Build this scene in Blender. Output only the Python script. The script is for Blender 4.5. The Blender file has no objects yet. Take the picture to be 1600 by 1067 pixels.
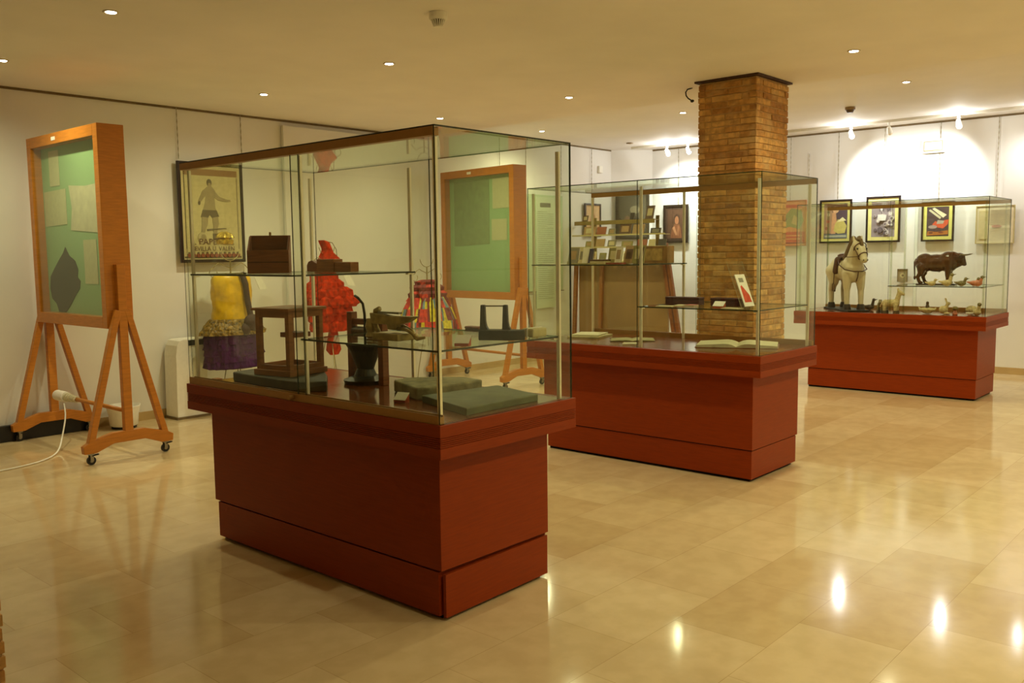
import bpy, bmesh, math, random
from mathutils import Vector, Matrix
random.seed(7)
scene = bpy.context.scene
PI = math.pi

# ------------------------------------------------------------------ materials
def lin(c):
    def f(v):
        v /= 255.0
        return v / 12.92 if v <= 0.04045 else ((v + 0.055) / 1.055) ** 2.4
    return (f(c[0]), f(c[1]), f(c[2]), 1.0)

MC = {}
def mat(name, rgb, rough=0.5, metal=0.0, var=0.12, scale=30.0, bump=0.0, spec=0.5, stretch=(1, 1, 1), coat=0.0):
    """principled with a little procedural colour variation; rgb is sRGB 0-255"""
    if name in MC:
        return MC[name]
    m = bpy.data.materials.new(name); m.use_nodes = True
    nt = m.node_tree; b = nt.nodes['Principled BSDF']
    tc = nt.nodes.new('ShaderNodeTexCoord'); mp = nt.nodes.new('ShaderNodeMapping')
    mp.inputs['Scale'].default_value = stretch
    nz = nt.nodes.new('ShaderNodeTexNoise'); nz.inputs['Scale'].default_value = scale
    nz.inputs['Detail'].default_value = 4
    nt.links.new(tc.outputs['Object'], mp.inputs[0]); nt.links.new(mp.outputs[0], nz.inputs['Vector'])
    cr = nt.nodes.new('ShaderNodeValToRGB')
    c = lin(rgb)
    cr.color_ramp.elements[0].position = 0.3; cr.color_ramp.elements[1].position = 0.7
    cr.color_ramp.elements[0].color = (c[0] * (1 - var), c[1] * (1 - var), c[2] * (1 - var), 1)
    cr.color_ramp.elements[1].color = (min(1, c[0] * (1 + var)), min(1, c[1] * (1 + var)), min(1, c[2] * (1 + var)), 1)
    nt.links.new(nz.outputs['Fac'], cr.inputs[0]); nt.links.new(cr.outputs[0], b.inputs['Base Color'])
    b.inputs['Roughness'].default_value = rough; b.inputs['Metallic'].default_value = metal
    b.inputs['Specular IOR Level'].default_value = spec
    b.inputs['Coat Weight'].default_value = coat
    if bump:
        bp = nt.nodes.new('ShaderNodeBump'); bp.inputs['Strength'].default_value = bump; bp.inputs['Distance'].default_value = 0.01
        nt.links.new(nz.outputs['Fac'], bp.inputs['Height']); nt.links.new(bp.outputs[0], b.inputs['Normal'])
    MC[name] = m
    return m

def emis(name, rgb, strength):
    m = bpy.data.materials.new(name); m.use_nodes = True
    nt = m.node_tree; b = nt.nodes['Principled BSDF']
    b.inputs['Base Color'].default_value = lin(rgb); b.inputs['Emission Color'].default_value = lin(rgb)
    b.inputs['Emission Strength'].default_value = strength
    return m

def glassmat(name, tint, refl=1.0):
    """thin architectural glass: tinted straight-through transmission and Schlick mirror reflection"""
    m = bpy.data.materials.new(name); m.use_nodes = True
    nt = m.node_tree; nt.nodes.clear()
    N = nt.nodes.new; L = nt.links.new
    out = N('ShaderNodeOutputMaterial'); tr = N('ShaderNodeBsdfTransparent'); gl = N('ShaderNodeBsdfGlossy'); mx = N('ShaderNodeMixShader')
    tr.inputs[0].default_value = (*tint, 1); gl.inputs['Roughness'].default_value = 0.0; gl.inputs[0].default_value = (0.9, 0.97, 0.9, 1)
    geo = N('ShaderNodeNewGeometry'); dt = N('ShaderNodeVectorMath'); dt.operation = 'DOT_PRODUCT'
    L(geo.outputs['Normal'], dt.inputs[0]); L(geo.outputs['Incoming'], dt.inputs[1])
    ab = N('ShaderNodeMath'); ab.operation = 'ABSOLUTE'; L(dt.outputs['Value'], ab.inputs[0])
    s1 = N('ShaderNodeMath'); s1.operation = 'SUBTRACT'; s1.inputs[0].default_value = 1.0; L(ab.outputs[0], s1.inputs[1])
    pw = N('ShaderNodeMath'); pw.operation = 'POWER'; L(s1.outputs[0], pw.inputs[0]); pw.inputs[1].default_value = 5.0
    ma = N('ShaderNodeMath'); ma.operation = 'MULTIPLY_ADD'; L(pw.outputs[0], ma.inputs[0]); ma.inputs[1].default_value = 0.8 * refl; ma.inputs[2].default_value = 0.045 * refl
    L(ma.outputs[0], mx.inputs[0]); L(tr.outputs[0], mx.inputs[1]); L(gl.outputs[0], mx.inputs[2]); L(mx.outputs[0], out.inputs[0])
    MC[name] = m
    return m

GLASS = glassmat('case glass', (0.970, 0.988, 0.952), 0.68)
GLASS_LT = glassmat('clear acrylic', (0.985, 0.99, 0.975), 0.8)
GEDGE = mat('glass edge', (38, 46, 24), 0.25, var=0.2, scale=12)
CASEW = mat('case reddish laminate', (140, 51, 6), 0.42, var=0.10, scale=9, stretch=(1, 1, 14), bump=0.02, spec=0.2)
CASEW_END = CASEW
DECKIN = mat('case floor dark laminate', (120, 66, 34), 0.12, var=0.12, scale=6, stretch=(1, 6, 1), spec=0.5)
BRONZE = mat('bronze anodised rail', (168, 124, 66), 0.38, metal=0.25, var=0.05)
ALU = mat('white aluminium', (250, 244, 224), 0.3, metal=0.6, var=0.03)
BLACK = mat('black plastic', (22, 20, 18), 0.45)
DARKGAP = mat('dark recess', (14, 10, 8), 0.9)
BOARDW = mat('orange beech wood', (192, 120, 40), 0.32, var=0.12, scale=10, stretch=(1, 1, 8), spec=0.4)
FELT = mat('pale green felt', (150, 190, 132), 0.9, var=0.05, scale=60)
PAPER = mat('paper', (214, 205, 170), 0.8, var=0.05)
WHITE = mat('white card', (246, 242, 230), 0.6, var=0.03)
CHROME = mat('dull steel', (150, 145, 130), 0.3, metal=0.9, var=0.05)
DWOOD = mat('dark walnut wood', (134, 78, 42), 0.5, var=0.25, scale=14, stretch=(1, 1, 6))
MWOOD = mat('brown old wood', (156, 102, 54), 0.55, var=0.25, scale=14, stretch=(1, 1, 6))
IRON = mat('dark cast iron', (52, 48, 38), 0.4, metal=0.5, var=0.25)
SOFFIT = None

# plaster
def plaster(name, rgb, var=0.03, scale=2.0):
    return mat(name, rgb, 0.75, var=var, scale=scale, spec=0.25)
WALLM = plaster('warm white wall plaster', (236, 232, 224))
CEILM = plaster('cream ceiling plaster', (244, 238, 230))

def floor_mat():
    m = bpy.data.materials.new('polished cream marble tiles'); m.use_nodes = True
    nt = m.node_tree; b = nt.nodes['Principled BSDF']; N = nt.nodes.new; L = nt.links.new
    tc = N('ShaderNodeTexCoord')
    br = N('ShaderNodeTexBrick'); br.offset = 0.5; br.inputs['Scale'].default_value = 1.0
    br.inputs['Brick Width'].default_value = 0.6; br.inputs['Row Height'].default_value = 0.4
    br.inputs['Mortar Size'].default_value = 0.0012; br.inputs['Mortar Smooth'].default_value = 0.3
    br.inputs['Color1'].default_value = lin((224, 200, 156)); br.inputs['Color2'].default_value = lin((206, 178, 130))
    br.inputs['Mortar'].default_value = lin((188, 158, 112)); br.inputs['Bias'].default_value = -0.25
    mp = N('ShaderNodeMapping'); mp.inputs['Location'].default_value = (0.22, 0.14, 0)
    L(tc.outputs['Object'], mp.inputs[0]); L(mp.outputs[0], br.inputs['Vector'])
    n1 = N('ShaderNodeTexNoise'); n1.inputs['Scale'].default_value = 1.6; n1.inputs['Detail'].default_value = 6; n1.inputs['Distortion'].default_value = 1.2
    n2 = N('ShaderNodeTexNoise'); n2.inputs['Scale'].default_value = 9; n2.inputs['Detail'].default_value = 8
    L(tc.outputs['Object'], n1.inputs['Vector']); L(tc.outputs['Object'], n2.inputs['Vector'])
    mx = N('ShaderNodeMix'); mx.data_type = 'RGBA'; mx.blend_type = 'MULTIPLY'
    cr = N('ShaderNodeValToRGB'); cr.color_ramp.elements[0].position = 0.3; cr.color_ramp.elements[1].position = 0.72
    cr.color_ramp.elements[0].color = (0.80, 0.77, 0.70, 1); cr.color_ramp.elements[1].color = (1, 1, 1, 1)
    L(n1.outputs['Fac'], cr.inputs[0]); mx.inputs[0].default_value = 0.42
    L(br.outputs['Color'], mx.inputs[6]); L(cr.outputs[0], mx.inputs[7])
    mx2 = N('ShaderNodeMix'); mx2.data_type = 'RGBA'; mx2.blend_type = 'MULTIPLY'; mx2.inputs[0].default_value = 0.5
    cr2 = N('ShaderNodeValToRGB'); cr2.color_ramp.elements[0].position = 0.4; cr2.color_ramp.elements[1].position = 0.6
    cr2.color_ramp.elements[0].color = (0.86, 0.84, 0.80, 1); cr2.color_ramp.elements[1].color = (1, 1, 1, 1)
    L(n2.outputs['Fac'], cr2.inputs[0]); L(mx.outputs[2], mx2.inputs[6]); L(cr2.outputs[0], mx2.inputs[7])
    L(mx2.outputs[2], b.inputs['Base Color'])
    rr = N('ShaderNodeMapRange'); rr.inputs['To Min'].default_value = 0.06; rr.inputs['To Max'].default_value = 0.13
    L(n1.outputs['Fac'], rr.inputs['Value']); L(rr.outputs[0], b.inputs['Roughness'])
    b.inputs['Specular IOR Level'].default_value = 0.38
    return m

def brick_mat():
    m = bpy.data.materials.new('old hand-made brick'); m.use_nodes = True
    nt = m.node_tree; b = nt.nodes['Principled BSDF']; N = nt.nodes.new; L = nt.links.new
    geo = N('ShaderNodeNewGeometry'); tc = N('ShaderNodeTexCoord')
    cr = N('ShaderNodeValToRGB'); e = cr.color_ramp.elements
    e[0].color = lin((172, 120, 62)); e[1].color = lin((226, 180, 112)); e[1].position = 1.0
    x = e.new(0.45); x.color = lin((200, 146, 78)); x = e.new(0.75); x.color = lin((210, 160, 92))
    L(geo.outputs['Random Per Island'], cr.inputs[0])
    nz = N('ShaderNodeTexNoise'); nz.inputs['Scale'].default_value = 22; nz.inputs['Detail'].default_value = 6
    L(tc.outputs['Object'], nz.inputs['Vector'])
    c2 = N('ShaderNodeValToRGB'); c2.color_ramp.elements[0].position = 0.3; c2.color_ramp.elements[1].position = 0.7
    c2.color_ramp.elements[0].color = (0.62, 0.6, 0.55, 1); c2.color_ramp.elements[1].color = (1.15, 1.12, 1.05, 1)
    L(nz.outputs['Fac'], c2.inputs[0])
    mx = N('ShaderNodeMix'); mx.data_type = 'RGBA'; mx.blend_type = 'MULTIPLY'; mx.inputs[0].default_value = 1
    L(cr.outputs[0], mx.inputs[6]); L(c2.outputs[0], mx.inputs[7]); n3 = N('ShaderNodeTexNoise'); n3.inputs['Scale'].default_value = 7; n3.inputs['Detail'].default_value = 5
    L(tc.outputs['Object'], n3.inputs['Vector'])
    mr = N('ShaderNodeMapRange'); mr.inputs['From Min'].default_value = .50; mr.inputs['From Max'].default_value = .68; mr.inputs['To Max'].default_value = .65
    L(n3.outputs['Fac'], mr.inputs['Value'])
    m3 = N('ShaderNodeMix'); m3.data_type = 'RGBA'; L(mr.outputs[0], m3.inputs[0]); L(mx.outputs[2], m3.inputs[6]); m3.inputs[7].default_value = lin((206, 168, 112))
    L(m3.outputs[2], b.inputs['Base Color'])
    b.inputs['Roughness'].default_value = 0.85
    bp = N('ShaderNodeBump'); bp.inputs['Strength'].default_value = 0.6; bp.inputs['Distance'].default_value = 0.01
    L(nz.outputs['Fac'], bp.inputs['Height']); L(bp.outputs[0], b.inputs['Normal'])
    return m
BRICK = brick_mat()
MORTAR = mat('lime mortar', (190, 150, 96), 0.9, var=0.15, scale=25, bump=0.3)

# ------------------------------------------------------------------ mesh builder
class MB:
    def __init__(s): s.v = []; s.f = []; s.m = []; s.M = Matrix.Identity(4)
    def _add(s, vs, fs, m=0):
        o = len(s.v); s.v += [tuple(s.M @ Vector(p)) for p in vs]
        s.f += [tuple(i + o for i in f) for f in fs]; s.m += [m] * len(fs)
        return s
    def box(s, x0, y0, z0, x1, y1, z1, m=0, edge=None):
        vs = [(x0, y0, z0), (x1, y0, z0), (x1, y1, z0), (x0, y1, z0), (x0, y0, z1), (x1, y0, z1), (x1, y1, z1), (x0, y1, z1)]
        s._add(vs, [(0, 3, 2, 1), (4, 5, 6, 7), (0, 1, 5, 4), (1, 2, 6, 5), (2, 3, 7, 6), (3, 0, 4, 7)], m)
        if edge is not None:           # the four thin faces of a pane get another material
            d = (x1 - x0, y1 - y0, z1 - z0); t = d.index(min(d))
            big = {0: (3, 5), 1: (2, 4), 2: (0, 1)}[t]
            for k in range(6):
                if k not in big: s.m[len(s.m) - 6 + k] = edge
        return s
    def cyl(s, p0, p1, r0, r1=None, n=12, m=0, cap=True):
        p0 = Vector(p0); p1 = Vector(p1); r1 = r0 if r1 is None else r1
        d = (p1 - p0).normalized(); a = d.orthogonal().normalized(); b = d.cross(a)
        vs = []
        for p, r in ((p0, r0), (p1, r1)):
            for k in range(n):
                t = 2 * PI * k / n; vs.append(p + (a * math.cos(t) + b * math.sin(t)) * r)
        fs = [(k, (k + 1) % n, n + (k + 1) % n, n + k) for k in range(n)]
        if cap: fs += [tuple(range(n - 1, -1, -1)), tuple(range(n, 2 * n))]
        return s._add(vs, fs, m)
    def tube(s, pts, r, n=6, m=0):
        pts = [Vector(p) for p in pts]; vs = []; ref = None
        for i, p in enumerate(pts):
            d = (pts[min(i + 1, len(pts) - 1)] - pts[max(i - 1, 0)]).normalized()
            if ref is None: ref = d.orthogonal().normalized()
            a = (ref - d * ref.dot(d)).normalized(); ref = a; b = d.cross(a)
            rr = r[i] if isinstance(r, (list, tuple)) else r
            for k in range(n):
                t = 2 * PI * k / n; vs.append(p + (a * math.cos(t) + b * math.sin(t)) * rr)
        fs = [(i * n + k, i * n + (k + 1) % n, (i + 1) * n + (k + 1) % n, (i + 1) * n + k) for i in range(len(pts) - 1) for k in range(n)]
        fs += [tuple(range(n - 1, -1, -1)), tuple(range((len(pts) - 1) * n, len(pts) * n))]
        return s._add(vs, fs, m)
    def lathe(s, prof, c=(0, 0, 0), n=24, m=0, sx=1, sy=1, ripple=None, caps=True):
        """prof: list of (r, z); ripple(theta, i) multiplies the radius"""
        vs = []
        for i, (r, z) in enumerate(prof):
            for k in range(n):
                t = 2 * PI * k / n; q = r * (ripple(t, i) if ripple else 1)
                vs.append((c[0] + q * sx * math.cos(t), c[1] + q * sy * math.sin(t), c[2] + z))
        fs = [(i * n + k, i * n + (k + 1) % n, (i + 1) * n + (k + 1) % n, (i + 1) * n + k) for i in range(len(prof) - 1) for k in range(n)]
        if caps: fs += [tuple(range(n - 1, -1, -1)), tuple(range((len(prof) - 1) * n, len(prof) * n))]
        return s._add(vs, fs, m)
    def ell(s, c, r, n=14, k=9, m=0):
        if isinstance(r, (int, float)): r = (r, r, r)
        vs = [(c[0], c[1], c[2] - r[2])]
        for i in range(1, k):
            a = -PI / 2 + PI * i / k
            for j in range(n):
                t = 2 * PI * j / n; vs.append((c[0] + r[0] * math.cos(a) * math.cos(t), c[1] + r[1] * math.cos(a) * math.sin(t), c[2] + r[2] * math.sin(a)))
        vs.append((c[0], c[1], c[2] + r[2]))
        fs = [(0, 1 + (j + 1) % n, 1 + j) for j in range(n)]
        for i in range(k - 2):
            fs += [(1 + i * n + j, 1 + i * n + (j + 1) % n, 1 + (i + 1) * n + (j + 1) % n, 1 + (i + 1) * n + j) for j in range(n)]
        e = len(vs) - 1; o = 1 + (k - 2) * n
        fs += [(e, o + j, o + (j + 1) % n) for j in range(n)]
        return s._add(vs, fs, m)
    def cap(s, p0, p1, r0, r1=None, m=0):          # tapered capsule
        r1 = r0 if r1 is None else r1
        s.cyl(p0, p1, r0, r1, 12, m); s.ell(p0, r0, 12, 8, m); s.ell(p1, r1, 12, 8, m); return s
    def prism(s, poly, lo, hi, axis='y', m=0):
        """2-D polygon extruded along an axis; poly is (x,z) for y, (y,z) for x, (x,y) for z"""
        def P(a, b, t): return {'y': (a, t, b), 'x': (t, a, b), 'z': (a, b, t)}[axis]
        n = len(poly); vs = [P(a, b, lo) for a, b in poly] + [P(a, b, hi) for a, b in poly]
        fs = [(k, (k + 1) % n, n + (k + 1) % n, n + k) for k in range(n)] + [tuple(range(n - 1, -1, -1)), tuple(range(n, 2 * n))]
        return s._add(vs, fs, m)
    def beam(s, p0, p1, w, h, m=0, up=(0, 0, 1)):
        p0 = Vector(p0); p1 = Vector(p1); d = (p1 - p0).normalized()
        u = Vector(up); a = d.cross(u)
        if a.length < 1e-4: a = d.orthogonal()
        a.normalize(); b = a.cross(d)
        vs = [p + a * (w / 2 * i) + b * (h / 2 * j) for p in (p0, p1) for i, j in ((-1, -1), (1, -1), (1, 1), (-1, 1))]
        return s._add(vs, [(0, 1, 5, 4), (1, 2, 6, 5), (2, 3, 7, 6), (3, 0, 4, 7), (3, 2, 1, 0), (4, 5, 6, 7)], m)
    def build(s, name, mats, parent=None, smooth=False, bevel=0.0, remesh=0.0, loc=None, rotz=0.0, subs=0):
        me = bpy.data.meshes.new(name); me.from_pydata(s.v, [], s.f)
        if not isinstance(mats, (list, tuple)): mats = [mats]
        for q in mats: me.materials.append(q)
        for p, k in zip(me.polygons, s.m): p.material_index = k; p.use_smooth = smooth
        me.update()
        bm = bmesh.new(); bm.from_mesh(me); bmesh.ops.recalc_face_normals(bm, faces=bm.faces); bm.to_mesh(me); bm.free()
        o = bpy.data.objects.new(name, me); scene.collection.objects.link(o)
        if parent: o.parent = parent
        if loc: o.location = loc
        if rotz: o.rotation_euler.z = rotz
        if bevel:
            b = o.modifiers.new('bevel', 'BEVEL'); b.width = bevel; b.segments = 2; b.limit_method = 'ANGLE'
        if remesh:
            r = o.modifiers.new('fuse', 'REMESH'); r.mode = 'VOXEL'; r.voxel_size = remesh; r.use_smooth_shade = True
            q = o.modifiers.new('soft', 'SMOOTH'); q.factor = 0.5; q.iterations = 5
        if subs:
            q = o.modifiers.new('sub', 'SUBSURF'); q.levels = subs; q.render_levels = subs
        return o

def thing(name, label, cat, loc=(0, 0, 0), rotz=0.0, group=None):
    o = bpy.data.objects.new(name, None); scene.collection.objects.link(o)
    o.empty_display_size = 0.05; o.location = loc; o.rotation_euler.z = rotz
    return tag(o, label, cat, group)
def tag(o, label, cat, group=None):
    o['label'] = label; o['category'] = cat
    if group: o['group'] = group
    return o
def struct(o): o['kind'] = 'structure'; return o
def copy_tree(o, parent=None):
    c = o.copy(); scene.collection.objects.link(c)
    if parent: c.parent = parent
    for ch in list(o.children): copy_tree(ch, c)
    return c
def text_obj(name, body, size, m, parent, loc, rot=(PI / 2, 0, 0), extr=0.0004, sx=1.0):
    cu = bpy.data.curves.new(name, 'FONT'); cu.body = body; cu.size = size; cu.extrude = extr; cu.align_x = 'CENTER'
    t = bpy.data.objects.new('tmp_text', cu); scene.collection.objects.link(t)
    bpy.context.view_layer.update()
    me = bpy.data.meshes.new_from_object(t.evaluated_get(bpy.context.evaluated_depsgraph_get()))
    bpy.data.objects.remove(t)
    me.name = name; me.materials.clear(); me.materials.append(m)
    o = bpy.data.objects.new(name, me); scene.collection.objects.link(o)
    o.parent = parent; o.location = loc; o.rotation_euler = rot; o.scale = (sx, 1, 1)
    return o

# ------------------------------------------------------------------ the room
XB, YL, H1, H2, XS = 11.85, 8.05, 2.914, 3.055, 7.52
X0, Y0 = -2.5, -3.5
struct(MB().box(X0, Y0, -0.1, XB + .15, YL + .15, 0).build('floor', floor_mat()))
c = MB().box(X0, Y0, H1, XS, YL + .15, H1 + .35); c.box(XS, Y0, H2, XB + .15, YL + .15, H2 + .21)
struct(c.build('ceiling', CEILM))
struct(MB().prism([(X0, YL), (XB - .44, YL), (XB, YL - .46), (XB + .15, YL - .46), (XB + .15, YL + .15), (X0, YL + .15)], 0, H2, 'z').build('wall_left', WALLM))
struct(MB().box(XB, Y0, 0, XB + .15, YL - .46, H2).build('wall_back', WALLM))
struct(MB().box(X0, Y0 - .15, 0, XB + .15, Y0, H2).build('wall_right', WALLM))
struct(MB().box(X0 - .15, Y0 - .15, 0, X0, YL + .15, H2).build('wall_front', WALLM))
BASEM = mat('cream marble skirting', (196, 166, 112), 0.25, var=0.08, scale=5)
struct(MB().box(X0, YL - .015, 0, XB - .44, YL, .08).build('baseboard_left', BASEM))
struct(MB().box(XB - .015, Y0, 0, XB, YL - .46, .08).build('baseboard_back', BASEM))
struct(MB().prism([(XB - .44, YL), (XB, YL - .46), (XB - .015, YL - .475), (XB - .455, YL - .015)], 0, .08, 'z').build('baseboard_corner', BASEM))
# shadow gap strips under the ceiling and the proud wall panel
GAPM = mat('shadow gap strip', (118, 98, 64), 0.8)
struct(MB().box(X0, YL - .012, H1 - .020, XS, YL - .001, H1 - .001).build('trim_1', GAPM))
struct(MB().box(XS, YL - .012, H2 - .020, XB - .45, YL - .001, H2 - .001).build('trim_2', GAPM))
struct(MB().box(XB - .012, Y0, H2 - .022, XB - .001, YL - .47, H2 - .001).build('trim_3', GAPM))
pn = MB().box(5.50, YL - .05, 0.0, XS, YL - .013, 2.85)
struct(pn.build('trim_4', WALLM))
TR = mat('white track', (228, 220, 200), 0.4, var=0.03)

# hanging chains for pictures
CHM = mat('grey picture chain', (156, 144, 112), 0.5, metal=0.2)
def chain(x, y, z0, z1, label):
    n = max(6, int((z1 - z0) / 0.03)); pts = []; rr = []
    for k in range(n + 1):
        pts.append((0, 0, z0 + (z1 - z0) * k / n)); rr.append(0.0055 if k % 2 else 0.0025)
    o = MB().tube(pts, rr, 5).build('picture_chain', CHM, loc=(x, y, 0)); tag(o, label, 'chain', 'picture chains hanging from the ceiling')
CY = YL - .025
chain(4.345, CY, 2.43, H1 - .01, 'thin grey chain holding the left side of the footballer poster')
chain(5.02, CY, 2.40, H1 - .01, 'thin grey chain holding the right side of the footballer poster')
chain(8.85, CY, 0.9, H2 - .03, 'thin grey chain on the wall behind the farther green board, its left one')
chain(9.38, CY, 2.34, H2 - .03, 'thin grey chain above the left edge of the tall text panel')
chain(10.15, CY, 2.34, H2 - .03, 'thin grey chain above the right edge of the tall text panel')
chain(10.88, CY, 2.26, H2 - .03, 'thin grey chain above the small peach picture behind the book kiosk')
BX = XB - .02
chain(BX, 7.12, 2.20, H2 - .02, 'thin grey chain above the dark portrait picture left of the brick pillar')
chain(BX, 5.36, 2.18, H2 - .02, 'thin grey chain above the orange poster, the one beside the brick pillar')
chain(BX, 5.10, 2.18, H2 - .26, 'thin grey chain above the orange poster, its right one')
chain(BX, 4.70, 2.16, H2 - .02, 'thin grey chain above the picture with the yellow fan')
chain(BX, 4.11, 2.17, H2 - .02, 'thin grey chain above the grey picture of circles')
chain(BX, 3.44, 2.08, H2 - .02, 'thin grey chain above the picture with the white open box')
chain(BX, 2.80, 2.02, H2 - .02, 'thin grey chain above the small framed text sheet')

# ------------------------------------------------------------------ brick pillars
def pillar(x0, y0, x1, y1, h, label):
    root = thing('brick_pillar', label, 'pillar', ((x0 + x1) / 2, (y0 + y1) / 2, 0))
    w = (x1 - x0) / 2; d = (y1 - y0) / 2
    core = MB().box(-w + .004, -d + .004, 0, w - .004, d - .004, h - .02); core.build('mortar_core', MORTAR, root)
    b = MB(); rh = 0.0515; rows = int((h - .02) / rh); rnd = random.Random(int(x0 * 100))
    for r in range(rows):
        z0 = r * rh + .003; z1 = z0 + rh - .009
        off = 0.13 if r % 2 else 0.0
        for s in (-1, 1):
            for (L, axis) in ((w, 0), (d, 1)):
                other = d if axis == 0 else w
                a = -L; first = True
                while a < L - .02:
                    step = (0.26 if not first else 0.26 - off) + rnd.uniform(-.02, .02); first = False
                    e = min(L, a + step)
                    if L - e < .05: e = L
                    j = rnd.uniform(-.003, .006); zz = rnd.uniform(-.003, .003)
                    o0, o1 = sorted((s * (other - .06), s * (other + j)))
                    ea = a + (.004 if a > -L else -rnd.uniform(0, .006)); ee = e - (.004 if e < L else -rnd.uniform(0, .006))
                    if axis == 0: b.box(ea, o0, z0 + zz, ee, o1, z1 + zz)
                    else: b.box(o0, ea, z0 + zz, o1, ee, z1 + zz)
                    a = e
    b.build('brickwork', BRICK, root, bevel=0.003)
    e = .028
    MB().box(-w - e, -d - e, h - .016, w + e, d + e, h - .001).build('ceiling_trim', mat('dark ceiling trim', (66, 40, 22), 0.7), root)
    return root
pillar(6.80, 3.38, 7.38, 3.90, H1, 'square brick pillar with a dark trim at the ceiling')
pillar(0.50, 3.40, 1.085, 3.92, H1, 'rough brick pillar cut off by the left edge of the photo')

# ------------------------------------------------------------------ display cases
L_, W_ = 1.935, 0.865
HB, HD, HG = 0.701, 0.837, 1.993
def rect_stack(mb, levels, m=0):
    """levels: (inset from deck outline, z) rings joined into a closed moulded block"""
    vs = []
    for ins, z in levels:
        i = ins if isinstance(ins, tuple) else (ins, ins, ins, ins)   # -x, -y, +x, +y
        vs += [(i[0], i[1], z), (W_ - i[2], i[1], z), (W_ - i[2], L_ - i[3], z), (i[0], L_ - i[3], z)]
    n = len(levels); fs = []
    for k in range(n - 1):
        for j in range(4): fs.append((k * 4 + j, k * 4 + (j + 1) % 4, (k + 1) * 4 + (j + 1) % 4, (k + 1) * 4 + j))
    fs += [(3, 2, 1, 0), tuple((n - 1) * 4 + j for j in range(4))]
    return mb._add(vs, fs, m)

STD = [(.045, .045), (.045, .92), (.045, 1.89), (.80, .045), (.80, 1.03), (.80, 1.89)]
def make_case(label, x, y, rails, shelves, loose=False, upr=None):
    root = thing('display_case', label, 'display case', (x, y, 0), 0, 'glass display cases on reddish wooden plinths')
    A, B, A2, B2 = .074, .086, .104, .111
    rect_stack(MB(), [((A + .03, B + .03, A2 + .03, B2 + .03), 0.0), ((A + .03, B + .03, A2 + .03, B2 + .03), .025)]).build('foot', DARKGAP, root)
    if loose:
        MB().box(A, B + .018, .02, W_ - A2, L_ - B2 - .03, .205).build('plinth', CASEW, root)
        k = MB().prism([(A + .012, B - .012), (W_ - A2 - .004, B + .002), (W_ - A2 - .004, B + .017), (A + .012, B + .004)], .016, .198, 'z')
        k.build('kick_panel', CASEW, root)['label'] = 'loose kick panel'
    else:
        MB().box(A + .006, B + .006, .02, W_ - A2 - .012, L_ - B2 - .03, .205).build('plinth', CASEW, root)
    gz = .212
    mb = MB(); rect_stack(mb, [((A + .012, B + .012, A2 + .012, B2 + .03), .205), ((A + .012, B + .012, A2 + .012, B2 + .03), gz)]); mb.build('shadow_joint', DARKGAP, root)
    MB().box(A, B, gz, W_ - A2, L_ - B2, HB).build('body', CASEW, root, bevel=.0015)
    lv = [(0, HB)]; z = .744
    lv.append((0, z))
    for g in range(6):
        lv += [(.0035, z + .0008), (.0035, z + .0035), (0, z + .0043), (0, z + .0080)]; z += .0080
    lv += [(0, HD - .001), (.001, HD)]
    rect_stack(MB(), lv).build('deck', CASEW, root)
    MB().box(.04, .03, HD, W_ - .04, L_ - .03, HD + .0015).build('deck_surface', DECKIN, root)
    t = .006; g0 = .012
    zt = HG - t
    zb = HD + (.036 if rails == 'front' else .0016)
    def pane(nm, bx):
        return MB().box(*bx, m=0, edge=1).build(nm, [GLASS, GEDGE], root)
    pane('top_pane', (g0, g0, zt, W_ - g0, L_ - g0, HG))
    pane('side_pane', (g0, g0, HD + .0016, W_ - g0, g0 + t, zt))
    pane('side_pane', (g0, L_ - g0 - t, HD + .0016, W_ - g0, L_ - g0, zt))
    mid = .93
    def long_panes(x0, slide):
        s = 1 if x0 < .4 else -1
        if slide:
            pane('sliding_pane', (x0, g0 + t, HD + .03, x0 + t, mid + .02, zt - .01))
            pane('sliding_pane', (x0 + s * .014, mid - .02, HD + .03, x0 + s * .014 + t, L_ - g0 - t, zt - .01))
            for nm, z0, z1 in (('lower_rail', HD + .0005, HD + .036), ('upper_rail', zt - .034, zt - .0005)):
                a, b = sorted((x0 - s * .004, x0 + s * .028))
                r = MB().box(a, g0 + t, z0, b, L_ - g0 - t, z1 - .006)
                r.box(a, g0 + t, z1 - .006, a + .005, L_ - g0 - t, z1); r.box(b - .005, g0 + t, z1 - .006, b, L_ - g0 - t, z1)
                r.build(nm, BRONZE, root)
            lk = MB().cyl((x0 - s * .006, mid + .05, HD + .018), (x0 - s * .03, mid + .05, HD + .018), .011, n=14)
            lk.build('lock', BRONZE, root)
        else:
            pane('long_pane', (x0, g0 + t, HD + .0016, x0 + t, mid, zt)); pane('long_pane', (x0, mid + .003, HD + .0016, x0 + t, L_ - g0 - t, zt))
    long_panes(g0, rails == 'front'); long_panes(W_ - g0 - t, rails != 'front')
    for (sx, sy) in STD:
        s = MB(); s.box(sx - .006, sy - .009, HD + .0016, sx + .006, sy + .009, zt - .036)
        s.build('upright', upr or ALU, root)
    for kind in shelves:
        if kind == 'low': y0, y1, z = .045, .945, 1.118
        else: y0, y1, z = 1.005, 1.905, 1.408
        sh = MB().box(.035, y0, z, W_ - .06, y1, z + .008, m=0, edge=1).build('shelf', [GLASS, GEDGE], root)
        for (sx, sy) in STD:
            if y0 - .03 <= sy <= y1 + .1:
                yy = min(max(sy, y0 + .015), y1 - .015)
                a, b = (sx - .007, sx + .03) if sx < .4 else (sx - .03, sx + .007)
                MB().box(a, yy - .011, z - .008, b, yy + .011, z - .0005).build('shelf_bracket', ALU, sh)
    return root

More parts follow.
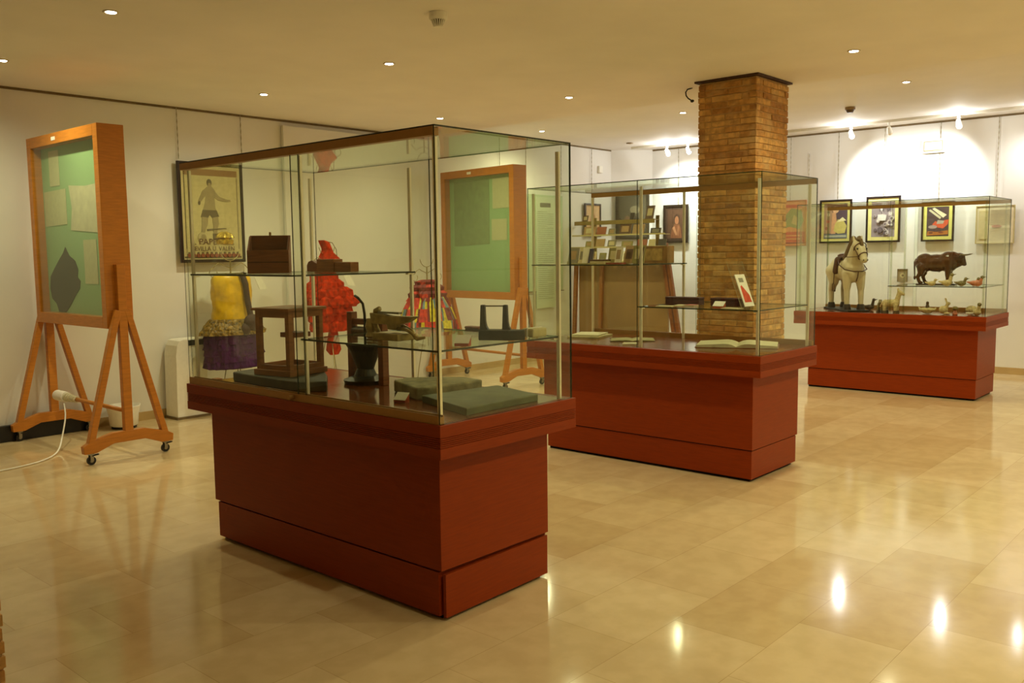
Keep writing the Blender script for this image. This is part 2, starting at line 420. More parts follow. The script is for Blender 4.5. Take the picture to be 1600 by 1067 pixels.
C1 = (2.381, 2.4905); C2 = (5.2144, 2.539); C3 = (9.4521, 2.283)
make_case('large glass display case nearest the camera, holding old tools and wooden frames', *C1, 'front', ('low', 'high'), True)
make_case('glass display case in front of the brick pillar, holding books and papers', *C2, 'back', ('low', 'high'))
make_case('farthest glass display case, holding the white horse and the bull figure', *C3, 'back', ('low',), upr=glassmat('clear upright', (0.86, 0.88, 0.80)))
SL, SH, DK = 1.1265, 1.4165, HD + .0017      # shelf tops and deck surface
# the second and third cases have slightly different shelf rows, but share the fittings

# ------------------------------------------------------------------ mobile display boards
def make_board(label, loc, rotz):
    r = thing('mobile_board', label, 'display board', loc, rotz, 'green notice boards on wheeled wooden stands')
    Wb, z0, z1, t = 1.30, .985, 2.485, .10
    f = MB()
    f.box(-t, 0, z0, t, .075, z1); f.box(-t, Wb - .075, z0, t, Wb, z1)
    f.box(-t, .075, z0, t, Wb - .075, z0 + .085); f.box(-t, .075, z1 - .085, t, Wb - .075, z1)
    f.build('frame', BOARDW, r, bevel=.003)
    MB().box(-.02, .075, z0 + .085, .02, Wb - .075, z1 - .085).build('felt_panel', FELT, r)
    MB().box(-t + .012, .0755, z0 + .0855, -t + .016, Wb - .0755, z1 - .0855).build('glass_front', GLASS_LT, r)
    MB().box(-t - .003, Wb * .56, z1 - .058, -t - .0005, Wb * .56 + .07, z1 - .03).build('small_tag', WHITE, r)
    for s, y in ((-1, -.026), (1, Wb + .026)):
        MB().box(-.032, y - .024, .16, .032, y + .024, 1.46).build('post', BOARDW, r, bevel=.003)
        for sx in (-1, 1):
            MB().beam((sx * .285, y, .15), (sx * .035, y, 1.12), .046, .05, up=(0, 1, 0)).build('slanted_leg', BOARDW, r, bevel=.003)
        pts = [(-.34, .085), (.34, .085), (.345, .14), (.30, .165), (.12, .215), (-.12, .215), (-.30, .165), (-.345, .14)]
        lo = [(-.34, .085), (-.25, .085), (-.12, .135), (.12, .135), (.25, .085), (.34, .085)]
        poly = lo + [(.345, .14), (.30, .165), (.12, .215), (-.12, .215), (-.30, .165), (-.345, .14)]
        MB().prism(poly, y - .026, y + .026, 'y').build('foot_beam', BOARDW, r, bevel=.003)
        for sx in (-.285, .285):
            cst = MB(); cst.cyl((sx, y - .009, .032), (sx, y + .009, .032), .032, n=20, m=0)
            cst.cyl((sx, y - .012, .032), (sx, y + .012, .032), .014, n=14, m=1)
            cst.box(sx - .012, y - .019, .030, sx + .012, y - .014, .078, m=1); cst.box(sx - .012, y + .014, .030, sx + .012, y + .019, .078, m=1)
            cst.box(sx - .02, y - .02, .076, sx + .02, y + .02, .0845, m=1); cst.beam((sx, y - .01, .068), (sx + .05, y - .01, .074), .022, .008, m=0)
            cst.build('caster', [BLACK, CHROME], r)
    MB().cyl((0, -.001, .36), (0, Wb + .001, .36), .016, n=12).build('stretcher', BOARDW, r, smooth=True)
    return r
b1 = make_board('green notice board on orange wooden wheeled stand at the far left', (3.06, 6.62, 0), 0)
b2 = make_board('green notice board on wooden wheeled stand, seen through the nearest glass case', (7.61, 6.60, 0), -math.radians(6))

def on_board(root_loc, rz, name, label, cat, poly, m, group=None, xo=-.0215, th=.002):
    """flat sheet pinned on the felt; poly in board (y,z)"""
    mb = MB().prism(poly, xo - th, xo, 'x')
    o = mb.build(name, m, loc=root_loc, rotz=rz); return tag(o, label, cat, group)
def by(Y): return Y - 6.62
R1 = (3.06, 6.62, 0)
pp = 'papers pinned on the left green board'
def sheet(ya, yb, za, zb, sk=0.0): return [(by(ya), za), (by(yb), za + sk), (by(yb), zb + sk), (by(ya), zb)]
P2 = mat('aged paper', (196, 200, 150), 0.8, var=0.05)
PW = mat('creased paper', (205, 205, 165), 0.8, var=0.10, scale=14)
on_board(R1, 0, 'pinned_paper', 'narrow white strip of paper at the top of the left green board', 'paper', sheet(7.69, 7.50, 2.09, 2.37), P2, pp)
on_board(R1, 0, 'pinned_paper', 'square pale paper at the left edge of the left green board', 'paper', sheet(7.82, 7.40, 1.77, 2.05, .01), P2, pp)
on_board(R1, 0, 'pinned_paper', 'large creased paper at the centre right of the left green board', 'paper', [(by(7.34), 1.73), (by(6.86), 1.70), (by(6.84), 1.90), (by(6.80), 2.07), (by(7.05), 2.06), (by(7.34), 2.08), (by(7.30), 1.9)], PW, pp)
on_board(R1, 0, 'pinned_paper', 'pale upright paper at the lower right of the left green board', 'paper', sheet(7.13, 6.90, 1.31, 1.65), P2, pp)
leaf = [(7.47, 1.60), (7.40, 1.53), (7.30, 1.49), (7.25, 1.42), (7.27, 1.36), (7.22, 1.33), (7.24, 1.27), (7.32, 1.22), (7.42, 1.14), (7.52, 1.075), (7.66, 1.075), (7.70, 1.14), (7.78, 1.18), (7.81, 1.26), (7.79, 1.36), (7.70, 1.43), (7.60, 1.50), (7.52, 1.55)]
on_board(R1, 0, 'fabric_leaf', 'dark leaf-shaped fabric piece at the bottom of the left green board', 'fabric', [(by(a), b) for a, b in leaf], mat('dark lace', (58, 56, 34), 0.9, var=0.25, scale=80))
R2 = (7.61, 6.60, 0); rz2 = -math.radians(6)
PG = mat('grey green sheet', (128, 152, 98), 0.85, var=0.12, scale=18)
on_board(R2, rz2, 'pinned_paper', 'large dull green sheet in the middle of the farther green board', 'paper', [(.50, 1.62), (1.14, 1.60), (1.14, 2.36), (.50, 2.36)], PG)
on_board(R2, rz2, 'pinned_paper', 'pale upright paper on the right half of the farther green board', 'paper', [(.16, 2.02), (.44, 2.02), (.44, 2.36), (.16, 2.36)], P2)
on_board(R2, rz2, 'pinned_paper', 'pale square paper below the upright one on the farther green board', 'paper', [(.20, 1.66), (.46, 1.66), (.46, 1.90), (.20, 1.90)], P2)

# white cable coil on the stretcher and the cable running down to the floor
cc = thing('cable_reel', 'white cord wound around the stretcher of the left board', 'cord', (3.06, 7.86, .36))
mb = MB(); mb.M = Matrix.Rotation(PI / 2, 4, 'X'); mb.lathe([(.018, 0), (.044, 0), (.044, .18), (.018, .18), (.018, 0)], n=24, caps=False); mb.build('spool', WHITE, cc, smooth=False)
mb = MB(); mb.M = Matrix.Rotation(PI / 2, 4, 'X')
for k in range(6):
    y = .19 + k * .035; q = .036 - k * .002
    mb.lathe([(.018, y), (q, y), (q, y + .022), (.018, y + .022), (.018, y)], n=18, caps=False)
mb.build('windings', PAPER, cc)
pts = []
ctrl = [(3.03, 7.66, .31), (2.99, 7.55, .22), (2.9, 7.40, .10), (2.78, 7.2, .02), (2.62, 7.02, .008), (2.40, 6.92, .007), (2.1, 6.9, .007), (1.7, 7.0, .007)]
for i in range(len(ctrl) - 1):
    for k in range(6):
        a = Vector(ctrl[i]); b = Vector(ctrl[i + 1]); p0 = Vector(ctrl[max(0, i - 1)]); p3 = Vector(ctrl[min(len(ctrl) - 1, i + 2)]); t = k / 6
        pts.append(.5 * ((2 * a) + (b - p0) * t + (2 * p0 - 5 * a + 4 * b - p3) * t * t + (3 * a - p0 - 3 * b + p3) * t ** 3))
tag(MB().tube(pts, .006, 8).build('power_cable', WHITE, smooth=True), 'white cable hanging from the left board stand and running across the floor', 'cable')

# things along the left wall
tag(MB().box(2.0, 7.985, 0, 3.42, 8.033, .135).build('low_plinth', BLACK, bevel=.004), 'long low black plinth along the wall behind the left board', 'plinth')
bn = thing('floor_heater', 'small white rounded bin on the floor by the left wall', 'bin', (3.60, 7.83, 0))
MB().lathe([(.10, .02), (.118, .03), (.125, .12), (.14, .19), (.145, .205), (.135, .205), (.12, .12), (.0, .06)], n=28).build('bin_body', WHITE, bn, smooth=True)
MB().lathe([(.08, 0), (.105, .004), (.105, .022), (.02, .022)], n=24).build('bin_foot', BLACK, bn)
bn.name = 'waste_bin'
cb = thing('wall_cabinet', 'narrow white cabinet with a dark slot standing against the left wall', 'cabinet', (4.24, 7.90, 0))
MB().prism([(-.15, .02), (.17, .02), (.17, .745), (-.06, .745), (-.10, .735), (-.125, .69), (-.14, .60)], -.11, .11, 'y').build('cabinet_body', WHITE, cb, bevel=.004)
MB().box(-.16, -.12, 0, .18, .12, .02).build('cabinet_base', GAPM, cb)
MB().box(-.01, -.116, .685, .165, -.109, .735).build('dark_slot', BLACK, cb)

# ------------------------------------------------------------------ framed works
def flat(root, name, shapes, w, h, y=-.001):
    """printed shapes: (poly in 0..1 coords, rgb) layered from back to front"""
    mb = MB(); ms = []; ix = {}
    for k, (poly, rgb) in enumerate(shapes):
        if rgb not in ix: ix[rgb] = len(ms); ms.append(mat('print_%d_%d_%d' % rgb, rgb, 0.6, var=0.10, scale=22))
        P = [((u - .5) * w, v * h) for u, v in poly]
        mb.prism(P, y - .0004 * (k + 1), y, 'y', ix[rgb])
    return mb.build(name, ms, root)
def circ(cx, cy, rx, ry, n=18, a0=0, a1=2 * PI): return [(cx + rx * math.cos(a0 + (a1 - a0) * k / n), cy + ry * math.sin(a0 + (a1 - a0) * k / n)) for k in range(n if abs(a1 - a0 - 2 * PI) < 1e-6 else n + 1)]
def rc(a, b, c, d): return [(a, b), (c, b), (c, d), (a, d)]

def picture(label, loc, rotz, w, h, fw, frgb, mw, mrgb, shapes, group=None, tilt=0.0, name='framed_picture', cat='picture'):
    r = thing(name, label, cat, loc, rotz, group)
    fm = mat('frame_%d_%d_%d' % frgb, frgb, 0.35)
    f = MB(); a, b, t = w / 2, h, .022
    f.box(-a, -t, 0, -a + fw, 0, b); f.box(a - fw, -t, 0, a, 0, b); f.box(-a + fw, -t, 0, a - fw, 0, fw); f.box(-a + fw, -t, b - fw, a - fw, 0, b)
    f.build('frame', fm, r, bevel=.002)
    MB().box(-a + fw, -.012, fw, a - fw, -.002, b - fw).build('mat_board', mat('mat_%d_%d_%d' % mrgb, mrgb, 0.8, var=.04), r)
    pr = bpy.data.objects.new('print', None)
    q = flat(r, 'print', shapes, w - 2 * fw - 2 * mw, h - 2 * fw - 2 * mw, 0)
    q.location = (0, -.0125, fw + mw)
    bpy.data.objects.remove(pr)
    r.rotation_euler.x = 0
    return r
RB = -PI / 2                                   # facing -X, on wall_back
PXB = XB - .027

# footballer poster on the left wall
DKB = (104, 88, 60); MID = (158, 140, 98); LTB = (184, 168, 124); RED = (140, 66, 34); CRM = (200, 184, 132)
fig = [(rc(0, 0, 1, 1), CRM), (rc(.03, .905, .97, .975), (150, 110, 62)), (rc(0.0, .0, 1, .02), DKB),
       (rc(.035, .10, .045, .90), DKB), (rc(.955, .10, .965, .90), DKB),
       (circ(.47, .83, .045, .042), DKB), (circ(.475, .80, .03, .03), MID),
       ([(.44, .79), (.51, .79), (.56, .75), (.60, .70), (.58, .66), (.55, .68), (.56, .56), (.58, .52), (.34, .52), (.38, .60), (.40, .68), (.36, .66), (.33, .70), (.38, .755)], MID),
       ([(.36, .755), (.31, .69), (.27, .63), (.29, .60), (.33, .63), (.38, .68)], MID), (circ(.285, .605, .02, .022), DKB),
       ([(.56, .74), (.64, .68), (.76, .655), (.83, .65), (.84, .63), (.76, .625), (.62, .64), (.55, .67)], MID),
       ([(.34, .53), (.58, .53), (.62, .46), (.50, .44), (.46, .48), (.42, .44), (.30, .45)], DKB),
       ([(.32, .455), (.42, .445), (.42, .38), (.38, .32), (.36, .28), (.30, .28), (.31, .36)], MID),
       ([(.50, .445), (.60, .46), (.61, .38), (.58, .32), (.57, .26), (.51, .26), (.51, .36)], MID),
       ([(.50, .27), (.58, .27), (.66, .235), (.66, .215), (.55, .20), (.50, .20)], DKB),
       (circ(.31, .22, .075, .065), LTB), (circ(.33, .225, .045, .04), MID), ([(.40, .32), (.74, .335), (.74, .33), (.40, .30)], DKB)]
for k in range(12):
    u = .04 + k * .0775
    fig += [(circ(u + .035, .030, .033, .022), RED), (circ(u + .035, .058, .016, .010), DKB)]
pst = picture('framed poster of a kicking footballer on the left wall', (4.645, YL - .05, 1.455), 0, .69, .955, .03, (40, 22, 14), .012, (214, 200, 150), fig, name='framed_poster', cat='poster')
TXT = mat('poster lettering', (96, 60, 34), 0.7)
text_obj('printed_words', 'J. PAPERELL', .082, TXT, pst, (0, -.0205, .172), sx=1.08)
text_obj('printed_words', 'SEVILLA U. VALEN', .062, TXT, pst, (0, -.0205, .113), sx=.92)

S_WARM = 'framed pictures on the bright back wall'
picture('orange poster with green centre and red band beside the brick pillar', (PXB, 5.33, 1.56), RB, .43, .62, .012, (190, 110, 60), .006, (220, 150, 90),
        [(rc(0, 0, 1, 1), (216, 148, 88)), (rc(0, .02, 1, .30), (196, 84, 48)), ([(.2, .38), (.45, .42), (.8, .36), (.95, .55), (.85, .8), (.5, .85), (.3, .7)], (150, 150, 84)),
         ([(.1, .45), (.25, .5), (.35, .62), (.2, .6)], (120, 90, 100)), (rc(.3, .86, .9, .93), (196, 84, 48)), ([(.5, .5), (.7, .45), (.75, .6), (.6, .7)], (196, 176, 108)), (rc(.05, .03, .95, .05), (120, 50, 36)),
         (rc(.1, .2, .9, .225), (224, 160, 100)), (rc(.15, .12, .85, .145), (224, 160, 100))], S_WARM, name='framed_poster', cat='poster')
picture('black framed picture of a pink figure with a large yellow fan', (PXB, 4.715, 1.59), RB, .43, .57, .024, (36, 24, 22), .035, (226, 216, 132),
        [(rc(0, 0, 1, 1), (84, 62, 78)), ([(0, .15), (.38, .15), (.42, .6), (.3, .95), (0, .95)], (176, 140, 112)), ([(.3, .12), (.5, .1), (.55, .5), (.5, .8), (.36, .75)], (216, 160, 120)),
         (circ(.5, .84, .14, .10), (230, 180, 140)), ([(.36, .78), (.44, .92), (.3, .9)], (150, 96, 66)), ([(.42, .22), (.62, .14), (.9, .16), (.98, .36), (.86, .5), (.6, .56), (.48, .42)], (206, 190, 110)),
         ([(.55, .48), (.8, .62), (.96, .52), (.8, .5)], (236, 226, 176)), (rc(0, 0, 1, .14), (98, 104, 116)), (rc(.04, .04, .96, .1), (176, 176, 160)), (circ(.18, .5, .07, .05), (200, 90, 80)), (circ(.2, .7, .06, .05), (220, 200, 170)), (circ(.12, .3, .06, .05), (150, 80, 70))], S_WARM)
gs = [(rc(0, 0, 1, 1), (150, 134, 138))]
rr = random.Random(3)
for k in range(26):
    u, v, q = rr.uniform(.1, .9), rr.uniform(.08, .92), rr.uniform(.05, .12)
    cc_ = rr.choice([(204, 190, 186), (118, 100, 108), (176, 160, 160), (96, 82, 90)])
    gs += [(circ(u, v, q, q * .75), cc_), (circ(u, v, q * .55, q * .42), rr.choice([(224, 214, 206), (110, 94, 100)]))]
gs += [([(.28, .46), (.62, .46), (.66, .62), (.30, .64)], (226, 218, 210))]
picture('black framed grey picture crowded with round shapes above the white horse', (PXB, 4.10, 1.59), RB, .43, .585, .024, (36, 24, 22), .045, (232, 220, 140), gs, S_WARM)
picture('black framed picture of a white open box over red cloth, above the bull', (PXB, 3.44, 1.59), RB, .38, .485, .022, (36, 24, 22), .04, (214, 208, 110),
        [(rc(0, 0, 1, 1), (70, 54, 56)), ([(.08, .88), (.16, .92), (.66, .64), (.60, .58)], (206, 198, 160)), ([(.24, .93), (.34, .97), (.9, .72), (.74, .62)], (222, 214, 176)),
         ([(.25, .40), (.4, .52), (.6, .42), (.8, .54), (1, .56), (.96, .4), (.75, .26), (.5, .3)], (202, 84, 50)), (circ(.28, .32, .2, .06), (168, 150, 140)), ([(.45, .42), (.75, .42), (.8, .52), (.5, .55)], (170, 160, 140)), ([(.02, .03), (.98, .06), (.98, .2), (.5, .15), (.05, .18)], (170, 104, 40)), (circ(.2, .12, .1, .03), (96, 46, 26)), (circ(.65, .13, .12, .03), (120, 60, 30))], S_WARM)
ln = [(rc(0, 0, 1, 1), (226, 212, 176))]
for k in range(22):
    if k in (9, 10): continue
    ln.append((rc(.36, .04 + k * .042, .94, .05 + k * .042), (196, 178, 140)))
ln += [(rc(.04, .08, .28, .92), (206, 190, 140)), (circ(.55, .45, .14, .04), (186, 120, 96))]
picture('pale framed text sheet at the right behind the end of the farthest case', (PXB, 2.80, 1.55), RB, .42, .45, .012, (188, 172, 120), .012, (226, 212, 176), ln, S_WARM, name='framed_text', cat='sign')
picture('wide dark framed portrait print in orange tones left of the brick pillar', (PXB, 7.15, 1.635), RB, .43, .57, .035, (44, 30, 22), .035, (66, 44, 28),
        [(rc(0, 0, 1, 1), (92, 62, 42)), ([(.18, .0), (.86, .0), (.80, .34), (.68, .50), (.44, .50), (.28, .36)], (132, 82, 52)), (circ(.56, .66, .17, .19), (70, 44, 30)), (circ(.56, .62, .12, .14), (168, 112, 76)), ([(.30, .36), (.50, .10), (.60, .12), (.42, .42)], (184, 132, 92)), ([(.62, .44), (.56, .12), (.66, .08), (.74, .38)], (156, 104, 70))], S_WARM)
picture('small square grey photo on the back wall left of the bull', (PXB, 3.84, 1.085), RB, .125, .165, .006, (120, 104, 70), .004, (150, 134, 96),
        [(rc(0, 0, 1, 1), (150, 132, 96)), (circ(.5, .5, .3, .2), (196, 180, 130)), (circ(.55, .5, .15, .1), (110, 92, 62))], S_WARM)
picture('small dark framed peach picture on the left wall above the book kiosk', (10.88, YL - .03, 1.74), 0, .40, .49, .03, (58, 36, 24), .025, (206, 166, 120),
        [(rc(0, 0, 1, 1), (214, 178, 134)), ([(.2, .1), (.8, .1), (.7, .7), (.4, .8), (.25, .5)], (166, 130, 92)), (circ(.5, .7, .15, .12), (190, 140, 100))])
pc = picture('large dark painting hung across the room corner behind the book kiosk', (XB - .22 - .03, YL - .23 - .03, 1.70), -math.radians(46.3), .52, .72, .04, (62, 52, 34), .02, (84, 74, 48),
        [(rc(0, 0, 1, 1), (92, 84, 58)), ([(0, 0), (1, 0), (1, .35), (.6, .5), (.3, .3), (0, .45)], (66, 56, 36)), (circ(.6, .65, .2, .1), (140, 130, 96)), (circ(.3, .4, .12, .1), (124, 96, 62))])

# tall text panel on the left wall
tp = thing('text_panel', 'tall pale green panel with a dark title and small printed text on the left wall', 'sign', (9.77, YL - .03, 0))
MB().box(-.42, -.015, .98, .38, 0, 2.31).build('panel', mat('pale green board', (190, 204, 168), 0.5, var=.03), tp)
MB().box(-.22, -.022, .74, .20, -.0155, 2.28).build('text_sheet', mat('pale sheet', (206, 214, 184), 0.6, var=.03), tp)
tl = MB().box(-.13, -.0235, 2.14, .10, -.0225, 2.20)
tl.build('title_line', mat('title grey', (112, 106, 78), .6), tp)
mb = MB()
for k in range(44):
    z = 2.08 - k * .028; w_ = .17 if k % 7 else .10
    mb.box(-.18, -.0235, z - .005, -.18 + 2 * w_, -.0225, z)
mb.build('text_lines', mat('print grey', (124, 130, 98), .7), tp)
MB().box(-.44, -.018, .965, .40, -.001, .978).build('lower_rail', GAPM, tp)
jb = tag(MB().box(-.045, -.04, -.05, .045, 0, .05).build('junction_box', WHITE, loc=(11.10, YL - .001, 2.745), bevel=.005), 'small white junction box high on the left wall', 'junction box')
el = thing('emergency_light', 'rectangular white emergency light high on the back wall', 'emergency light', (XB, 3.52, 2.67), RB)
MB().box(-.135, -.04, 0, .135, 0, .17).build('housing', WHITE, el, bevel=.008)
MB().box(-.11, -.046, .025, .11, -.0405, .145).build('lens_frame', mat('olive lens frame', (150, 136, 84), .4), el)
MB().box(-.10, -.050, .035, .10, -.0465, .135).build('lens', mat('milky lens', (236, 224, 196), .25, var=.02), el)

# ------------------------------------------------------------------ ceiling fittings
WARM = (255, 214, 150)
LENS = emis('halogen lamp', (255, 244, 222), 40.0)
RIM = mat('white lamp rim', (226, 214, 188), 0.4)
def add_light(kind, loc, energy, color, **k):
    d = bpy.data.lights.new('lamp', kind); d.energy = energy; d.color = color
    for a, b in k.items(): setattr(d, a, b)
    o = bpy.data.objects.new('lamp_light', d); scene.collection.objects.link(o); o.location = loc
    return o
DLC = (1.0, 0.95, 0.59)
def downlight(x, y, h, label, energy=60, first=[None]):
    if first[0] is None:
        r = thing('downlight', label, 'ceiling light', (x, y, h), 0, 'recessed halogen downlights')
        MB().lathe([(.030, -.0005), (.044, -.0005), (.046, -.004), (.040, -.007), (.030, -.004)], n=28).build('rim', RIM, r, smooth=True)
        MB().lathe([(.0, -.006), (.029, -.006), (.029, -.0005), (.0, -.0005)], n=24).build('bulb', LENS, r)
        first[0] = r
    else:
        r = copy_tree(first[0]); r.location = (x, y, h); r['label'] = label
    l = add_light('SPOT', (x, y, h - .02), energy, DLC, spot_size=math.radians(165), spot_blend=1.0, shadow_soft_size=.03)
    l.parent = r; l.location = (0, 0, -.02)
    return r
EN = 35
downlight(2.46, 5.23, H1, 'recessed downlight nearest the top left corner of the photo', EN)
downlight(2.50, 7.02, H1, 'recessed downlight at the left edge of the photo', EN)
downlight(4.50, 5.17, H1, 'recessed downlight left of the smoke detector, above the nearest case', EN)
downlight(4.56, 6.90, H1, 'recessed downlight near the left wall, between the poster and the nearest case', EN)
downlight(6.60, 5.12, H1, 'recessed downlight left of the brick pillar on the lower ceiling', EN)
downlight(6.62, 6.83, H1, 'recessed downlight just above the near top corner of the nearest case', EN)
downlight(6.55, 2.51, H1, 'recessed downlight right of the brick pillar on the lower ceiling', EN)
downlight(8.87, 2.90, H2, 'recessed downlight right of the brick pillar on the higher ceiling', EN * 1.3)
downlight(8.96, 5.34, H2, 'recessed downlight left of the brick pillar on the higher ceiling', EN * 1.3)
downlight(8.97, 7.40, H2, 'small recessed downlight above the right end of the nearest case', EN * 1.3)
# the same grid goes on outside the frame
for (x, y, h, q) in ((4.5, 2.42, H1, .5), (4.5, 0.2, H1, 1.6), (6.55, 0.2, H1, 1.3), (8.9, 0.3, H2, 1.3), (10.9, 0.2, H2, 1), (2.46, 0.2, H1, 1.8), (4.5, -2.2, H1, 1.2), (6.55, -2.2, H1, 1.2), (8.9, -2.2, H2, 1.2)):
    downlight(x, y, h, 'recessed downlight of the same grid beyond the edge of the photo', EN * q)

sd = thing('smoke_detector', 'white round smoke detector with slotted cage near the top of the photo', 'smoke detector', (3.78, 3.90, H1))
MB().lathe([(.052, -.0005), (.054, -.03), (.050, -.043), (.0, -.043)], n=30).build('base', WHITE, sd, smooth=False)
mb = MB()
for k in range(18):
    t = 2 * PI * k / 18; mb.beam((.041 * math.cos(t), .041 * math.sin(t), -.042), (.026 * math.cos(t), .026 * math.sin(t), -.078), .006, .005)
mb.lathe([(.0, -.084), (.026, -.084), (.028, -.077), (.0, -.077)], n=20)
mb.build('cage', WHITE, sd); MB().lathe([(.034, -.0435), (.02, -.076), (.0, -.076)], n=16).build('sensor', GAPM, sd)
sd2 = thing('smoke_detector', 'dark smoke detector on the higher ceiling right of the brick pillar', 'smoke detector', (9.98, 3.85, H2))
MB().lathe([(.055, -.0005), (.055, -.03), (.0, -.03)], n=24).build('base', mat('grey beige plastic', (150, 124, 84), .5), sd2)
MB().lathe([(.045, -.0305), (.03, -.06), (.0, -.06)], n=20).build('cage', mat('dim plastic', (92, 66, 40), .5), sd2)
hk = MB().tube([(0, .03, -.001), (0, .035, -.02), (0, .015, -.028), (-.0, -.005, -.03), (0, -.03, -.05), (0, -.034, -.085), (0, -.05, -.115), (0, -.065, -.13)], .006, 8)
hk.ell((0, -.07, -.137), (.013, .016, .014))
pts = [Vector((0, .02, -.001)), Vector((0, .045, -.018)), Vector((0, .05, -.035)), Vector((0, .065, -.05)), Vector((0, .06, -.08)), Vector((0, .03, -.105)), Vector((0, 0, -.125))]
tag(MB().tube([(0, -.02, -.001), (0, .0, -.004), (0, .028, -.008), (0, .045, -.03), (0, .04, -.06), (0, .02, -.085), (0, -.01, -.105)], .006, 8).ell((0, -.02, -.112), (.012, .018, .013)).build('dangling_wire', BLACK, loc=(7.0, 4.10, H1), smooth=True),
    'short black wire with a plug hanging from the ceiling left of the brick pillar', 'wire')
md = tag(MB().lathe([(.05, -.0005), (.05, -.012), (.0, -.02)], n=20).build('motion_sensor', mat('grey beige plastic', (150, 124, 84), .5), loc=(10.85, 7.33, H2)), 'small flat sensor on the ceiling near the far corner', 'sensor')

# track spots along the back wall
TX = 11.30
tk = tag(MB().box(TX - .018, -3.0, H2 - .03, TX + .018, 5.55, H2 - .0005).build('light_track', TR), 'white lighting track along the ceiling right of the brick pillar', 'lighting track')
tk2 = tag(MB().box(TX - .018, 6.35, H2 - .03, TX + .018, 7.6, H2 - .0005).build('light_track', TR), 'white lighting track along the ceiling left of the brick pillar', 'lighting track')
BULB = emis('spot bulb', (255, 242, 220), 30.0)
BULBOFF = mat('unlit lamp glass', (236, 220, 180), .15, var=.02)
SPC = (0.97, 1.0, 1.0)
def track_spot(y, label, on=True, energy=60, aim=(0, 0)):
    r = thing('track_spotlight', label, 'spotlight', (TX, y, H2 - .031), 0, 'small spotlights on the ceiling track')
    MB().cyl((0, 0, 0), (0, 0, -.03), .018, n=14).cyl((0, 0, -.03), (0.01, 0, -.06), .006, n=8).build('stem', WHITE, r)
    MB().cyl((-.015, 0, -.055), (.03, 0, -.115), .022, .036, n=18).build('lamp_head', WHITE, r)
    MB().ell((.032, 0, -.12), .030).build('bulb', BULB if on else BULBOFF, r, smooth=True)
    if on:
        l = add_light('SPOT', (0, 0, 0), energy, SPC, spot_size=math.radians(122), spot_blend=1, shadow_soft_size=.05)
        l.parent = r; l.location = (.05, 0, -.15)
        d = Vector((XB - TX - .05, aim[0], -.82 + aim[1])); l.rotation_euler = d.to_track_quat('-Z', 'Y').to_euler()
        p = add_light('POINT', (0, 0, 0), energy * .12, SPC, shadow_soft_size=.03); p.parent = r; p.location = (-.05, 0, -.075)
    return r
track_spot(4.34, 'glowing track spotlight right of the brick pillar, above the fan picture', energy=94, aim=(-.42, .05))
track_spot(3.88, 'unlit track spotlight between the two glowing ones right of the pillar', on=False)
track_spot(3.10, 'glowing track spotlight at the right, above the emergency light', energy=84, aim=(.62, .05))
track_spot(2.26, 'glowing track spotlight beyond the right edge of the photo', energy=30, aim=(.2, 0))
track_spot(6.99, 'glowing track spotlight left of the brick pillar, the left one', energy=75)
track_spot(6.65, 'glowing track spotlight half hidden behind the brick pillar', energy=75)

# ------------------------------------------------------------------ costumes on wire stands
def wire_stand(x, y, top, label, scale=1.0):
    r = thing('costume_stand', label, 'stand', (x, y, 0), 0, 'wire costume stands behind the nearest case')
    WM = mat('pale wire', (170, 156, 110), .35, metal=.6)
    m = MB()
    for k in range(3):
        a = 2 * PI * k / 3 + .4; m.tube([(.16 * math.cos(a), .12 * math.sin(a), 0.004), (.12 * math.cos(a), .10 * math.sin(a), .25), (.05 * math.cos(a), .05 * math.sin(a), .6)], .005, 6)
    ring = [(.16 * math.cos(t * PI / 12), .12 * math.sin(t * PI / 12), .006) for t in range(25)]
    m.tube(ring, .005, 6); m.build('base', WM, r, smooth=True)
    MB().cyl((0, 0, .5), (0, 0, top - .05), .007, n=8).build('pole', WM, r)
    m = MB()
    for s in (-1, 1):
        pts = [(0, 0, top - .12)] + [(s * (.05 + .13 * t), 0, top - .12 + .05 * math.sin(PI * t)) for t in (.2, .5, .8, 1)]
        cx, cz = s * .18, top - .16
        pts += [(cx + s * .04 * math.sin(a), 0, cz + .04 * math.cos(a)) for a in [k * PI / 6 for k in range(0, 11)]]
        m.tube(pts, .004, 6)
    m.build('shoulder_scroll', WM, r, smooth=True)
    m = MB(); m.tube([(.10 * math.cos(a), 0, top + .05 + .10 * math.sin(a)) for a in [-PI * .95 + k * PI * .9 / 12 for k in range(13)]], .004, 6)
    m.build('neck_loop', WM, r, smooth=True)
    return r
def rip(k, amp, ph=0.0, seed=0):
    q = random.Random(seed); tbl = [[q.uniform(-1, 1) for _ in range(64)] for _ in range(40)]
    def f(t, i):
        j = int(t / (2 * PI) * 64) % 64
        return 1 + amp * math.sin(k * t + ph + i * .7) + amp * .8 * tbl[i % 40][j]
    return f
def crepe(name, rgb, var=.35, sc=26, rough=.6, **k): return mat(name, rgb, rough, var=var, scale=sc, bump=.8, **k)
